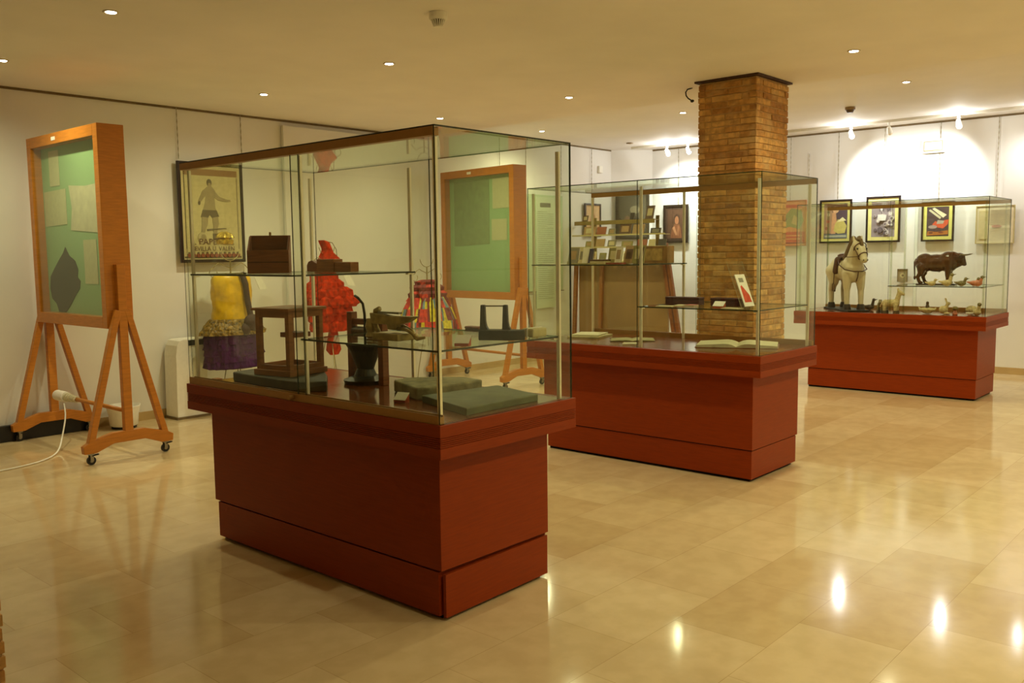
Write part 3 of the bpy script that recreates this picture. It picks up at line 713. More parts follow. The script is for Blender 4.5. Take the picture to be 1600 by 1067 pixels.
# 1 yellow and purple
cx_, cy_ = 4.585, 7.60
wire_stand(cx_, cy_, 1.52, 'wire stand carrying the yellow and purple costume')
cos1 = thing('costume', 'paper costume with yellow bodice and ruffled purple skirt', 'costume', (cx_, cy_, .47), 0, 'paper costumes on wire stands')
YEL = crepe('yellow foil', (236, 188, 20), .2, 14, .3); PUR = crepe('purple crepe', (70, 8, 84), .4, 30, .85, spec=.15); GLD = crepe('gold scales', (136, 104, 30), .8, 45, .35)
MB().lathe([(.20 + .004 * math.sin(k * .5), .38 + .44 * k / 20) for k in range(21)] + [(.185, .845), (.16, .865), (.10, .875), (.0, .87)], n=64, sy=.62, ripple=rip(4, .020, 0, 1)).build('bodice', YEL, cos1, smooth=True)
m = MB()
for k in range(4): m.lathe([(.23 + .02 * k, .455 - .03 * k), (.25 + .025 * k, .43 - .03 * k), (.262 + .022 * k, .40 - .03 * k), (.2, .40 - .03 * k)], n=64, sy=.62, ripple=rip(17 + k, .04, k, 10 + k))
m.build('peplum', GLD, cos1, smooth=False)
m = MB()
for k in range(6): m.lathe([(.20, .37 - .055 * k), (.27 + .004 * k, .34 - .055 * k), (.285 + .003 * k, .28 - .055 * k), (.26, .265 - .055 * k)], n=64, sy=.66, ripple=rip(13 + k, .045, k * 2, 30 + k))
m.build('skirt', PUR, cos1, smooth=False)
m = MB().tube([(.03, -.135, .89), (.06, -.15, .78), (.075, -.15, .62), (.085, -.17, .5), (.07, -.185, .36)], .028, 8); m.ell((.09, -.19, .42), (.09, .04, .08)); m.ell((.02, -.19, .36), (.05, .03, .06))
m.build('sash', crepe('dark plum sash', (62, 26, 22), .3), cos1, smooth=True)
m = MB(); m.prism([(.09, .90), (.165, .885), (.25, .73), (.17, .725)], -.215, -.211, 'y'); m.build('paper_tag', WHITE, cos1)
gc = MB().lathe([(.0, 0), (.075, .005), (.085, .04), (.06, .055), (.088, .065), (.07, .10), (.03, .12), (0, .118)], n=40, sy=.7, ripple=rip(7, .08, 0, 5))
tag(gc.build('gold_headpiece', mat('crumpled gold foil', (206, 178, 80), .22, metal=.7, var=.5, scale=30), loc=(cx_ - .045, cy_, 1.62), smooth=False), 'crumpled gold foil headpiece above the yellow costume', 'headpiece')
# 2 red
cx_, cy_ = 5.72, 7.62
wire_stand(cx_, cy_, 1.56, 'wire stand carrying the red ruffled costume')
cos2 = thing('costume', 'bright red paper costume with irregular ruffles and a white tag', 'costume', (cx_, cy_, .47), 0, 'paper costumes on wire stands')
REDC = crepe('red crepe', (184, 44, 4), .45, 24, .85, spec=.15)
m = MB()
for (r_, z0, z1, dx) in ((.16, .87, .74, -.05), (.21, .79, .66, -.03), (.27, .71, .58, .01), (.31, .63, .50, .03), (.27, .53, .42, .0), (.22, .45, .34, -.01), (.24, .37, .25, .02)):
    m.M = Matrix.Translation((dx, 0, 0)); m.lathe([(r_ * .75, z0), (r_ * .95, (z0 + z1) / 2 + .03), (r_, (z0 + z1) / 2 - .03), (r_ * .9, z1), (r_ * .6, z1 + .01)], n=72, sy=.6, ripple=rip(11, .085, z0 * 20, int(z0 * 100)))
m.build('ruffled_body', REDC, cos2, smooth=False)
MB().lathe([(.05, .26), (.07, .15), (.085, .05), (.05, 0), (0, 0)], c=(.05, 0, 0), n=48, sy=.6, ripple=rip(5, .08, 0, 9)).build('tail', REDC, cos2)
m = MB().prism([(-.06, .86), (.03, .88), (.14, 1.0), (.05, 1.07), (.0, 1.18), (-.08, 1.20), (-.03, 1.1), (-.1, .98)], -.06, .06, 'y'); m.build('collar', REDC, cos2, bevel=.02)
MB().prism([(.03, .87), (.11, .865), (.20, .72), (.10, .73)], -.20, -.196, 'y').build('paper_tag', WHITE, cos2)
MB().tube([(.0, 0, 1.18), (.07, 0, 1.17), (.12, 0, 1.10), (.13, 0, 1.0)], .004, 6).build('wire_curl', GAPM, cos2)
# 3 multicoloured
cx_, cy_ = 6.78, 7.25
wire_stand(cx_, cy_, 1.42, 'wire stand carrying the multicoloured costume')
cos3 = thing('costume', 'multicoloured costume of maroon, yellow, blue and red paper', 'costume', (cx_, cy_, .62), 0, 'paper costumes on wire stands')
MAR = crepe('maroon crepe', (122, 44, 44), .4); YLC = crepe('lemon crepe', (206, 190, 50), .3); BLU = crepe('blue grey crepe', (104, 130, 140), .3); RDC = crepe('scarlet crepe', (196, 56, 40), .4)
m = MB().lathe([(.25, .38), (.23, .42), (.24, .46), (.20, .49), (.215, .53), (.15, .56), (.16, .59), (.07, .61), (0, .60)], n=64, sy=.6, ripple=rip(8, .09, 0, 3))
for i in range(len(m.f) - 2):
    m.m[i] = 1 if math.sin((i % 64) * .31 + (i // 64) * 1.7) > .75 else 0
m.build('bodice', [MAR, RDC], cos3)
prof = [(.24, .42), (.32, .30), (.38, .16), (.41, .04), (.37, 0), (.2, .02)]
m = MB(); vs0 = len(m.v); m.lathe(prof, n=64, sy=.55, ripple=rip(11, .05, 0, 8))
for i, f in enumerate(m.f[:-2]):
    k = i % 64; row = i // 64
    m.m[i] = [0, 1, 2, 3, 0, 1, 3, 3][int(3.9 + 2.2 * math.sin(k * .55 + row * 1.3) + 1.7 * math.sin(k * .23 - row * .9)) % 8]
m.build('skirt', [MAR, YLC, BLU, RDC], cos3)

# ------------------------------------------------------------------ contents of the nearest case
# writing box on the high shelf
wb = thing('writing_box', 'dark wooden box with open sloping lid on the high shelf of the nearest case', 'box', (2.66, 4.03, SH + .0005), math.radians(50))
prof = [(-.13, 0), (.10, 0), (.10, .192), (.085, .192), (-.12, .120)]
hw = .103
m = MB()
for s in (-1, 1): m.prism([(-.07, 0), (.06, 0), (.06, .19), (.035, .19), (-.07, .112)], s * (hw - .004) - .005, s * (hw - .004) + .005, 'y')
m.box(-.078, -hw, 0, -.0705, hw, .118); m.box(.0605, -hw, 0, .068, hw, .195); m.box(-.07, -hw + .01, 0, .06, hw - .01, .008)
m.build('box_body', DWOOD, wb, bevel=.0015)
MB().box(-.0695, -hw + .012, .10, .0600, hw - .012, .106).build('inner_tray', mat('box interior', (60, 34, 20), .8), wb)
MB().box(-.0795, -hw + .001, .055, -.0783, hw - .001, .058).build('front_joint', DARKGAP, wb)
MB().cyl((.064, 0, .1955), (.064, 0, .212), .006, n=8).build('catch', BRONZE, wb)
# hand plane
hp = thing('wooden_plane', 'stepped brown wooden block tool at the back of the high shelf', 'tool', (2.95, 3.885, SH + .0005))
MB().box(-.03, -.05, 0, .03, .10, .068).build('body', MWOOD, hp, bevel=.003)
MB().box(-.028, -.185, 0, .028, -.052, .052).build('front_block', MWOOD, hp, bevel=.003)
MB().prism([(.102, 0), (.195, 0), (.195, .035), (.18, .055), (.15, .062), (.12, .05), (.102, .045)], -.026, .026, 'x').build('handle', DWOOD, hp, bevel=.003)
# open wooden frame on a stone-like slab
fr = thing('lantern_box', 'open wooden box of four posts standing on the dark slab in the nearest case', 'wooden box', (2.735, 3.985, DK + .051), math.radians(9))
W1, D1, Hf = .122, .122, .335
m = MB()
for sx in (-1, 1):
    for sy in (-1, 1): m.box(sx * W1 - .028 if sx > 0 else -W1, sy * D1 - .028 if sy > 0 else -D1, .03, W1 if sx > 0 else -W1 + .028, D1 if sy > 0 else -D1 + .028, Hf)
m.build('posts', MWOOD, fr, bevel=.002)
MB().box(-W1 - .012, -D1 - .012, 0, W1 + .012, D1 + .012, .03).build('bottom_board', MWOOD, fr, bevel=.003)
MB().box(-W1 - .015, -D1 - .015, Hf, W1 + .015, D1 + .015, Hf + .014).build('top_board', MWOOD, fr, bevel=.003)
m = MB()
for sx in (-1, 1): m.box(sx * W1 - .012 if sx > 0 else -W1, -D1 + .028, Hf - .035, W1 if sx > 0 else -W1 + .012, D1 - .028, Hf); m.box(sx * W1 - .012 if sx > 0 else -W1, -D1 + .028, .03, W1 if sx > 0 else -W1 + .012, D1 - .028, .055)
for sy in (-1, 1): m.box(-W1 + .028, sy * D1 - .012 if sy > 0 else -D1, Hf - .035, W1 - .028, D1 if sy > 0 else -D1 + .012, Hf); m.box(-W1 + .028, sy * D1 - .012 if sy > 0 else -D1, .03, W1 - .028, D1 if sy > 0 else -D1 + .012, .055)
m.build('rails', MWOOD, fr)
MB().box(-.02, -.06, .19, .09, .05, .215).build('inner_block', DWOOD, fr)
STONE = mat('dark mottled slab', (72, 66, 46), .6, var=.4, scale=16, bump=.3)
tag(MB().prism([(2.56, 3.66), (2.66, 3.58), (2.80, 3.76), (2.92, 3.95), (2.90, 4.28), (2.72, 4.32), (2.575, 4.29), (2.56, 4.0)], DK, DK + .05, 'z').build('base_slab', STONE, bevel=.006), 'dark mottled slab under the open wooden box', 'slab')
# crank machine
cm = thing('crank_machine', 'hand-cranked machine of wooden posts with perforated drum and black hopper', 'machine', (2.97, 3.63, DK), 0)
m = MB(); m.box(-.02, .11, 0, .02, .15, .37); m.build('post', DWOOD, cm, bevel=.003)
m = MB(); m.box(-.02, -.135, 0, .02, -.095, .34); m.build('post', DWOOD, cm, bevel=.003)
m = MB().box(-.014, -.095, .305, .014, .11, .335); m.box(-.014, -.095, .21, .014, .11, .235); m.build('crossbar', DWOOD, cm)
m = MB().cyl((0, -.094, .268), (0, .109, .268), .026, n=20)
m.build('perforated_drum', mat('pierced metal', (92, 70, 46), .5, metal=.3, var=.8, scale=140), cm)
m = MB().lathe([(.0, .07), (.05, .075), (.06, .10), (.09, .17), (.115, .205), (.10, .205), (.0, .16)], n=24, c=(0, .03, 0), sx=.8); m.lathe([(.0, 0), (.11, 0), (.115, .02), (.06, .04), (.045, .075), (0, .075)], n=24, c=(0, .03, 0)); m.build('hopper', IRON, cm, smooth=False)
MB().tube([(-.02, .0, .20), (-.02, .0, .36), (-.02, .012, .415), (-.02, .05, .445), (-.02, .075, .455)], .007, 8).build('crank_handle', IRON, cm, smooth=True)
# press on the low shelf
pr = thing('metal_press', 'old grey metal press with pointed jaws on the low shelf', 'tool', (2.62, 3.03, SL + .0005), math.radians(0)); pr.scale = (.95, .88, .9)
OLDM = mat('tarnished brass and iron', (164, 144, 92), .38, metal=.35, var=.35, scale=20)
MB().box(-.055, -.10, 0, .055, .09, .035).build('base_block', OLDM, pr, bevel=.004)
m = MB().prism([(.15, .075), (.16, .13), (.06, .125), (-.02, .118), (-.19, .122), (-.12, .09), (-.05, .075), (-.04, .05), (.02, .05), (.03, .075)], -.018, .018, 'x'); m.build('jaw', OLDM, pr, bevel=.005)
m = MB().tube([(0, .11, .03), (0, .13, .06), (0, .14, .10), (0, .13, .14), (0, .10, .15)], .013, 10); m.tube([(0, -.03, .055), (0, -.10, .055), (0, -.15, .035), (0, -.175, .012)], .009, 8); m.tube([(.02, .02, .05), (.02, -.06, .07), (.02, -.12, .05), (.02, -.15, .02)], .007, 8)
m.build('curved_arm', OLDM, pr, smooth=True)
m = MB().box(-.012, -.06, .128, .012, .10, .138); m.build('top_bar', CHROME, pr)
m = MB().lathe([(.02, .0), (.03, .01), (.022, .03), (.03, .06), (.02, .1), (.0, .1)], c=(0, .17, 0), n=18); m.build('screw_post', OLDM, pr)
MB().cyl((0, -.175, .012), (.02, -.215, .02), .010, .006, n=10).ell((0, -.17, .028), .012).build('small_knob', OLDM, pr)
# iron with two uprights
ir = thing('antique_iron', 'black pointed iron with two uprights joined by a thin rod', 'iron', (2.88, 2.63, SL + .0005), math.radians(0)); ir.scale = (1.12, 1.12, 1.08)
m = MB(); m.M = Matrix.Rotation(math.radians(-62), 4, 'Z')
m.prism([(-.075, -.032), (.05, -.034), (.105, -.005), (.105, .005), (.05, .034), (-.075, .032)], 0, .042, 'z')
m.build('sole', IRON, ir, bevel=.004)
for k, (a, b) in enumerate(((-.062, .0), (.028, .0))):
    m = MB(); m.M = Matrix.Rotation(math.radians(-62), 4, 'Z')
    m.prism([(a - .013, .03), (a + .030, .03), (a + .014, .055), (a + .010, .075), (a + .008 - .014 * 0, .142), (a - .008, .142), (a - .011, .07)], -.013, .013, 'y')
    m.build('upright', IRON, ir, bevel=.003)
m = MB(); m.M = Matrix.Rotation(math.radians(-62), 4, 'Z'); m.cyl((-.062, 0, .137), (.028, 0, .137), .003, n=8); m.build('rod', CHROME, ir)
# brush at the back
bs = thing('wooden_brush', 'small flat brown brush at the back of the low shelf', 'brush', (3.13, 3.02, SL + .0005))
MB().box(-.02, -.05, .012, .02, .05, .026).build('handle_block', DWOOD, bs, bevel=.006); MB().box(-.017, -.046, 0, .017, .046, .0118).build('bristles', mat('bristle', (88, 60, 34), .9, var=.4, scale=120), bs)
# bundle at the far right end
pk = thing('paper_packet', 'small whitish tied packet at the right end of the low shelf', 'packet', (3.085, 2.60, SL + .0005))
MB().box(-.05, -.035, 0, .05, .035, .04).build('packet_body', mat('cream wrap', (196, 184, 130), .7, var=.1), pk, bevel=.008); MB().box(-.052, -.004, -.0002, .052, .004, .0415).build('tie', WHITE, pk)
# slabs on the deck
SLB = mat('grey green slate', (84, 92, 60), .55, var=.3, scale=9, bump=.2); STB = mat('pale rough stone', (140, 132, 96), .8, var=.3, scale=18, bump=.5)
tag(MB().prism([(2.60, 2.56), (3.06, 2.56), (3.16, 2.90), (2.72, 2.96)], DK, DK + .032, 'z').build('slate_slab', SLB, bevel=.004), 'flat grey green slate slab in the right corner of the nearest case', 'slab')
tag(MB().prism([(2.85, 3.30), (2.74, 3.02), (2.78, 2.975), (2.92, 2.965), (3.12, 2.96), (3.14, 3.10), (3.06, 3.22), (2.95, 3.32)], DK, DK + .058, 'z').build('stone_slab', STB, bevel=.008), 'thick pale rough stone slab behind the slate one', 'slab')
def label_card(x, y, z, rz, label, w=.06):
    r = thing('label_card', label, 'label', (x, y, z), rz, 'small white label cards')
    MB().prism([(-.018, 0), (.018, 0), (.018, .042), (-.018, .012)], -w / 2, w / 2, 'y').build('card_base', mat('red brown card', (170, 76, 40), .5), r)
    MB().prism([(-.0185, .0125), (.018, .0425), (.018, .0440), (-.0185, .0140)], -w / 2 - .002, w / 2 + .002, 'y').build('card_face', WHITE, r)
label_card(2.60, 2.575, SL + .0005, math.radians(25), 'white label card in front of the black iron')
label_card(2.66, 3.03, DK + .0003, math.radians(15), 'white label card before the thick stone slab')
MB_ = tag(MB().box(-.02, -.02, 0, .02, .02, .022).build('cork_block', mat('orange block', (190, 120, 50), .7), loc=(2.66, 4.32, DK + .0003)) if False else MB().box(-.018, -.022, 0, .018, .022, .028).build('wood_cube', mat('orange block', (190, 120, 50), .7), loc=(2.47, 4.27, DK + .036 - .0357)), 'small orange wooden cube at the left end of the nearest case', 'block')

# ------------------------------------------------------------------ contents of the middle case
RDK = mat('deep maroon cloth', (66, 18, 22), .6)
for (y0, y1, lb) in ((3.15, 3.42, 'long dark maroon case at the left of the low shelf of the middle case'), (2.80, 3.06, 'long dark maroon case behind the leaning booklet')):
    r = thing('maroon_case', lb, 'case', (5.55, (y0 + y1) / 2, SL + .0005), 0, 'two maroon cases on the shelf')
    h = (y1 - y0) / 2
    MB().box(-.04, -h, 0, .04, h, .038).build('case_body', RDK, r, bevel=.005); MB().box(-.041, -h - .001, .0385, .041, h + .001, .056).build('case_lid', RDK, r, bevel=.004)
label_card(5.34, 3.02 - .12, SL + .0005, 0, 'white and red label card near the leaning booklet', .075)
bk = thing('small_book', 'small cream and red book lying at the front of the low shelf, middle case', 'book', (5.36, 3.16, SL + .0005), .2)
MB().box(-.05, -.07, .002, .05, .07, .012).build('pages', PAPER, bk); MB().box(-.052, -.072, 0, .052, .072, .0018).box(-.052, -.072, .0122, .052, -.0, .014).build('cover', mat('brick red cover', (170, 80, 50), .5), bk)
for (x, y, a, lb) in ((5.33, 3.30, .1, 'flat cream paper slip at the left of the low shelf, middle case'), (5.33, 2.80, -.1, 'flat cream paper slip under the leaning booklet')):
    tag(MB().box(-.04, -.06, 0, .04, .06, .004).build('paper_slip', PAPER, loc=(x, y, SL + .0005), rotz=a), lb, 'paper', 'paper slips on the shelf')
# leaning booklet in clear holder
hd = thing('acrylic_holder', 'clear slanted acrylic holder near the front corner of the middle case', 'holder', (5.42, 2.72, SL + .0005), math.radians(-6))
m = MB(); m.M = Matrix.Rotation(math.radians(-22), 4, 'X')
m.box(-.09, .0, .005, .09, .003, .33, m=0, edge=1); m.build('back_plate', [GLASS_LT, mat('acrylic edge', (190, 186, 150), .2)], hd)
MB().box(-.09, -.05, 0, .09, .04, .003).build('foot_plate', GLASS_LT, hd)
bo = MB(); bo.M = Matrix.Rotation(math.radians(-22), 4, 'X'); bo.box(-.055, -.006, .012, .055, -.001, .235, m=0); bo.prism([(-.04, .04), (.04, .04), (.035, .09), (-.02, .16), (-.035, .15)], -.0068, -.0061, 'y', m=1); bo.box(-.03, -.0068, .18, .02, -.0061, .21, m=2)
tag(bo.build('booklet', [WHITE, mat('orange red print', (214, 74, 44), .6), mat('grey print', (150, 146, 130), .6)], loc=(5.42, 2.72, SL + .0005), rotz=math.radians(-6)), 'white booklet with an orange red shape leaning in the clear holder', 'booklet')
# open books on the deck
def open_book(x, y, z, rz, w, d, label, pages=PAPER, cover=DWOOD, th=.03):
    r = thing('open_book', label, 'book', (x, y, z), rz)
    prof = []
    n = 10
    up = [(-w + 2 * w * k / (2 * n), 0) for k in range(2 * n + 1)]
    def hgt(u):
        a = abs(u) / w
        return th * (0.35 + 0.75 * math.sin(min(1, a * 3.0) * PI / 2) * (1 - a * .75)) if a > .02 else th * .30
    top = [(u, hgt(u)) for u, _ in up]
    poly = [(w, .003)] + [] ; poly = [(-w, .003)] + [(w, .003)] + list(reversed(top))
    m = MB().prism(poly, -d / 2, d / 2, 'y'); m.build('pages', pages, r)
    MB().box(-w - .008, -d / 2 - .006, 0, w + .008, d / 2 + .006, .0028).build('cover', cover, r)
open_book(5.72, 2.96, DK + .0003, math.radians(-66), .27, .32, 'large open book with pale pages on the floor of the middle case', th=.032)
open_book(5.66, 3.80, DK + .0003, math.radians(-55), .16, .22, 'open booklet with grey green pages beside the stack of papers', mat('grey green pages', (166, 158, 110), .8), GAPM, th=.012)
for k, (x, y, s, hh, lb) in enumerate(((5.72, 4.24, .16, .012, 'bottom paper folder of the stack at the left of the middle case'), (5.74, 4.26, .14, .010, 'cream paper lying on the folder at the left of the middle case'))):
    tag(MB().box(-s, -s * .8, 0, s, s * .8, hh).build('paper_folder', PAPER if k else mat('pale folder', (190, 176, 126), .7), loc=(x, y, DK + .0003 + (.0125 if k else 0)), rotz=.25 + k * .1), lb, 'papers', 'stack of papers in the middle case')
tag(MB().box(-.07, -.05, 0, .07, .05, .005).build('paper_slip', PAPER, loc=(5.42, 3.66, DK + .0003), rotz=.5), 'small pale slip on the floor of the middle case near the front', 'paper')
# leaning booklets on the high shelf of the middle case
CB = {'cream': (196, 180, 130), 'grey': (128, 118, 90), 'white': (224, 214, 184), 'navy': (52, 36, 58), 'olive': (138, 126, 62), 'brown': (96, 66, 38), 'tan': (168, 134, 84), 'red': (140, 58, 30), 'rust': (150, 82, 44), 'dark': (58, 44, 30)}
def book(x, y, z, rz, lean, w, h, t, col, label, group, name='book', front=None):
    """upright book leaning back by `lean`; its cover faces local -X"""
    r = thing(name, label, 'book', (x, y, z), rz, group)
    R = Matrix.Rotation(lean, 4, 'Y')
    dz = 0.0005 + t * math.sin(abs(lean))
    cm_ = mat('cover_' + col, CB[col], .55, var=.12, scale=25)
    m = MB(); m.M = Matrix.Translation((0, 0, dz)) @ R
    m.box(0, -w / 2, 0, .0025, w / 2, h); m.box(t - .0025, -w / 2, 0, t, w / 2, h); m.box(.0025, w / 2 - .0025, 0, t - .0025, w / 2, h)
    m.build('cover', cm_, r)
    m = MB(); m.M = Matrix.Translation((0, 0, dz)) @ R; m.box(.0025, -w / 2 + .002, .002, t - .0025, w / 2 - .0026, h - .002); m.build('pages', PAPER, r)
    if front:
        m = MB(); m.M = Matrix.Translation((0, 0, dz)) @ R; m.box(-.0008, -w * .32, h * .25, -.0001, w * .32, h * .8); m.build('cover_print', mat('cover_' + front, CB[front], .55), r)
    return r
g = 'booklets on the high shelf of the middle case'
sp = [(5.62, 4.34, 'grey', 'tan', .10, .125, 'grey booklet at the left end'), (5.60, 4.24, 'cream', 'grey', .07, .12, 'cream booklet second from the left end'), (5.56, 4.17, 'white', None, .055, .125, 'narrow white booklet'),
      (5.54, 4.11, 'navy', None, .05, .115, 'dark navy booklet'), (5.72, 4.02, 'olive', 'cream', .10, .12, 'olive booklet'), (5.55, 3.86, 'white', 'tan', .06, .13, 'white booklet right of the cream box'),
      (5.60, 3.80, 'tan', 'brown', .11, .135, 'tan booklet with a brown picture'), (5.58, 3.70, 'olive', 'cream', .10, .135, 'olive booklet beside the upright at mid case'), (5.50, 3.63, 'brown', None, .04, .12, 'brown booklet at the right end')]
for x, y, c1, c2, w, h, lb in sp:
    book(x, y, SH + .0005, random.uniform(-.3, .3), .22, w, h, .010, c1, lb + ' of the high shelf in the middle case', g, front=c2)
tag(MB().box(-.045, -.065, 0, .045, .065, .02).box(-.045, -.065, .0205, .045, .065, .034, m=1).build('small_box', [MC['cover_cream'], MC['cover_brown']], loc=(5.50, 3.98, SH + .0005), bevel=.002), 'small cream and brown box among the booklets of the middle case', 'box')
tag(MB().box(-.05, -.09, 0, .05, .09, .006).build('white_sheet', WHITE, loc=(5.36, 4.30, SH + .0005)), 'white sheet lying at the left front of the high shelf, middle case', 'paper')
tag(MB().box(-.04, -.06, 0, .04, .06, .012).build('red_booklet', MC['cover_red'] if 'cover_red' in MC else mat('cover_red', CB['red'], .55), loc=(5.33, 3.72, SH + .0005)), 'flat dark red booklet at the front of the high shelf, middle case', 'booklet')
tag(MB().box(-.05, -.10, 0, .05, .10, .008).build('paper_sheet', mat('olive paper', (150, 140, 84), .7), loc=(5.36, 4.05, SH + .0005)), 'olive paper lying in the middle of the high shelf, middle case', 'paper')
cbx = thing('picture_box', 'clear box with a brown print at the back of the high shelf, middle case', 'box', (5.86, 3.72, SH + .0005))
MB().box(-.05, -.13, 0, .05, .11, .13, m=0, edge=None).build('box_shell', mat('brown print paper', (150, 112, 66), .4, var=.4, scale=12), cbx, bevel=.003)
MB().box(-.0515, -.09, .02, -.0505, .07, .11).build('print', mat('tan print', (176, 146, 88), .5, var=.3, scale=30), cbx)

# ------------------------------------------------------------------ book kiosk in the far corner
kx = 10.45
ks = thing('book_kiosk', 'brown book kiosk with stepped ledges in the far corner behind the middle case', 'kiosk', (kx, 7.15, 0))
KP = mat('grey brown glossy panel', (150, 118, 76), .18, var=.15, scale=3)
MB().box(-.02, -.72, .12, .02, .78, 1.36).build('lower_panel', KP, ks, bevel=.004)
for (ya, yb) in ((-.98, -.70), (-.90, -.64), (.86, .80), (.40, .34)):
    MB().beam((-.05, ya, 0.0), (-.05, yb, 1.62 if ya < 0 else 1.40), .05, .045, up=(1, 0, 0)).build('slanted_pole', DWOOD if ya < 0 else MWOOD, ks)
LED = mat('olive metal ledge', (140, 118, 60), .45, metal=.2)
LZ = [1.945, 1.745, 1.575, 1.37]
for k, (z, y0, y1, dx) in enumerate(((LZ[0], -.52, .84, .06), (LZ[1], -.72, .84, .0), (LZ[2], -.76, .84, -.06), (LZ[3], -.80, .84, -.12))):
    m = MB().box(dx - .10, y0, z - .008, dx + .03, y1, z)
    if k == 0: m.box(dx - .104, y0, z - .05, dx - .098, y1, z + .006)
    else: m.box(dx - .104, y0, z - .008, dx - .100, y1, z + .012)
    m.build('ledge', LED if k == 0 else mat('clear ledge', (190, 176, 120), .3), ks)
MB().box(.095, .55, 1.36, .115, .60, 2.0).box(.095, -.5, 1.36, .115, -.45, 2.0).box(.02, .55, 1.33, .115, .60, 1.36).box(.02, -.5, 1.33, .115, -.45, 1.36).build('back_support', LED, ks)
gk = 'books on the kiosk ledges'
rows = [(0, [(7.82, .09, .09, 'brown'), (7.02, .07, .10, 'dark'), (6.74, .13, .19, 'brown')], .06, 'top'),
        (1, [(7.70, .20, .13, 'tan'), (7.50, .16, .12, 'rust'), (7.32, .12, .09, 'grey'), (7.10, .20, .15, 'brown'), (6.88, .19, .14, 'tan'), (6.60, .16, .08, 'dark')], 0, 'second'),
        (2, [(7.66, .14, .09, 'olive'), (7.48, .16, .12, 'tan'), (7.28, .14, .10, 'grey'), (7.02, .18, .08, 'olive'), (6.78, .16, .10, 'rust'), (6.62, .10, .10, 'cream'), (6.46, .12, .10, 'dark')], -.06, 'third'),
        (3, [(7.74, .14, .14, 'grey'), (7.56, .10, .15, 'cream'), (7.40, .12, .13, 'olive'), (7.20, .16, .14, 'tan'), (7.0, .12, .15, 'white'), (6.80, .18, .14, 'brown'), (6.58, .16, .13, 'rust'), (6.42, .08, .14, 'red')], -.12, 'lowest')]
nm = ['first', 'second', 'third', 'fourth', 'fifth', 'sixth', 'seventh', 'eighth']
for k, items, dx, rn in rows:
    for j, (y, w, h, col) in enumerate(items):
        book(kx + dx - .075, y, LZ[k] + .0005, random.uniform(-.1, .1), .28, w, h, .012, col, '%s coloured book on the %s ledge of the far kiosk, %s from the left' % (col, rn, nm[j]), gk, front=random.choice(['cream', 'tan', 'grey', None]))

# ------------------------------------------------------------------ animals
def animal(name, m, parent, mtl, vox):
    return m.build(name, mtl, parent, smooth=True, remesh=vox)
# white horse on a dark base, deck of the far case; local +x is forward
hx, hy = 9.86, 3.80
ho = thing('horse_figure', 'large white toy horse with brown saddle and bridle on a dark base', 'figurine', (hx, hy, DK + .0003), math.radians(223)); ho.scale = (1.06, 1.06, 1.06)
HW = mat('ivory painted wood', (218, 204, 172), .45, var=.05, scale=6); HT = mat('brown leather', (82, 46, 28), .5); MAN = mat('grey brown mane', (116, 92, 60), .8, var=.3, scale=40)
MB().box(-.33, -.11, 0, .33, .11, .016).build('base', BLACK, ho, bevel=.004)
m = MB()
m.ell((-.16, 0, .43), (.135, .112, .125)); m.ell((0, 0, .42), (.17, .108, .120)); m.ell((.15, 0, .43), (.115, .115, .145)); m.ell((.20, 0, .40), (.07, .10, .11))
m.cap((.17, 0, .46), (.245, .0, .63), .092, .066); m.cap((.245, 0, .63), (.262, .0, .665), .062, .056)
# head: broad forehead, long face turned down
m.cap((.272, 0, .668), (.315, .012, .615), .060, .052); m.cap((.315, .012, .615), (.365, .022, .535), .050, .036); m.ell((.372, .024, .522), (.038, .038, .034)); m.ell((.19, 0, .42), (.08, .105, .12))
for s in (-1, 1):
    m.cap((.258, s * .036, .715), (.256, s * .044, .765), .017, .006)
    # front legs
    fx = .19 + (.02 if s > 0 else -.01)
    m.cap((.185, s * .062, .38), (fx, s * .066, .23), .060, .036); m.cap((fx, s * .066, .23), (fx + .005, s * .066, .07), .033, .026)
    # hind legs, hock pointing back
    m.cap((-.19, s * .062, .40), (-.17, s * .066, .29), .085, .052); m.cap((-.17, s * .066, .29), (-.235, s * .066, .20), .050, .032); m.cap((-.235, s * .066, .20), (-.225, s * .066, .07), .031, .026)
animal('body', m, ho, HW, .007)
for s in (-1, 1):
    for (fx) in (.19 + (.02 if s > 0 else -.01) + .008, -.222):
        MB().lathe([(.040, 0), (.036, .03), (.030, .055), (.0, .055)], c=(fx, s * .066, .016), n=16, sx=1.2).build('hoof', mat('brown black hoof', (52, 34, 24), .5), ho, smooth=False)
m = MB()
for k in range(9):
    t = k / 8
    for q in (-1, 1): m.ell((.085 + .145 * t, q * (.030 + .012 * (1 - t)), .535 + .175 * t), (.040, .034, .055))
m.ell((.295, 0, .722), (.050, .030, .020)); m.ell((.332, .010, .678), (.018, .022, .045))
animal('mane', m, ho, MAN, .007)
m = MB().cap((-.285, 0, .44), (-.32, 0, .30), .025, .03); m.cap((-.32, 0, .30), (-.31, 0, .18), .028, .010); animal('tail', m, ho, MAN, .008)
m = MB().ell((-.0, 0, .545), (.10, .085, .022)); m.ell((-.075, 0, .562), (.03, .075, .025)); m.ell((.075, 0, .566), (.022, .035, .025))
for s in (-1, 1): m.cap((0, s * .095, .52), (.0, s * .118, .40), .035, .030)
sd_ = animal('saddle', m, ho, HT, .007)
m = MB()
for s in (-1, 1): m.tube([(0, s * .13, .40), (0, s * .135, .28)], .005, 6); m.tube([(-.025, s * .137, .20), (-.02, s * .137, .265), (0, s * .137, .28), (.02, s * .137, .265), (.025, s * .137, .20), (-.025, s * .137, .20)], .004, 6)
m.build('stirrup', HT, sd_)
m = MB()
def ringpts(c, u, v, ru, rv, n=20): return [tuple(Vector(c) + Vector(u) * ru * math.cos(2 * PI * k / n) + Vector(v) * rv * math.sin(2 * PI * k / n)) for k in range(n + 1)]
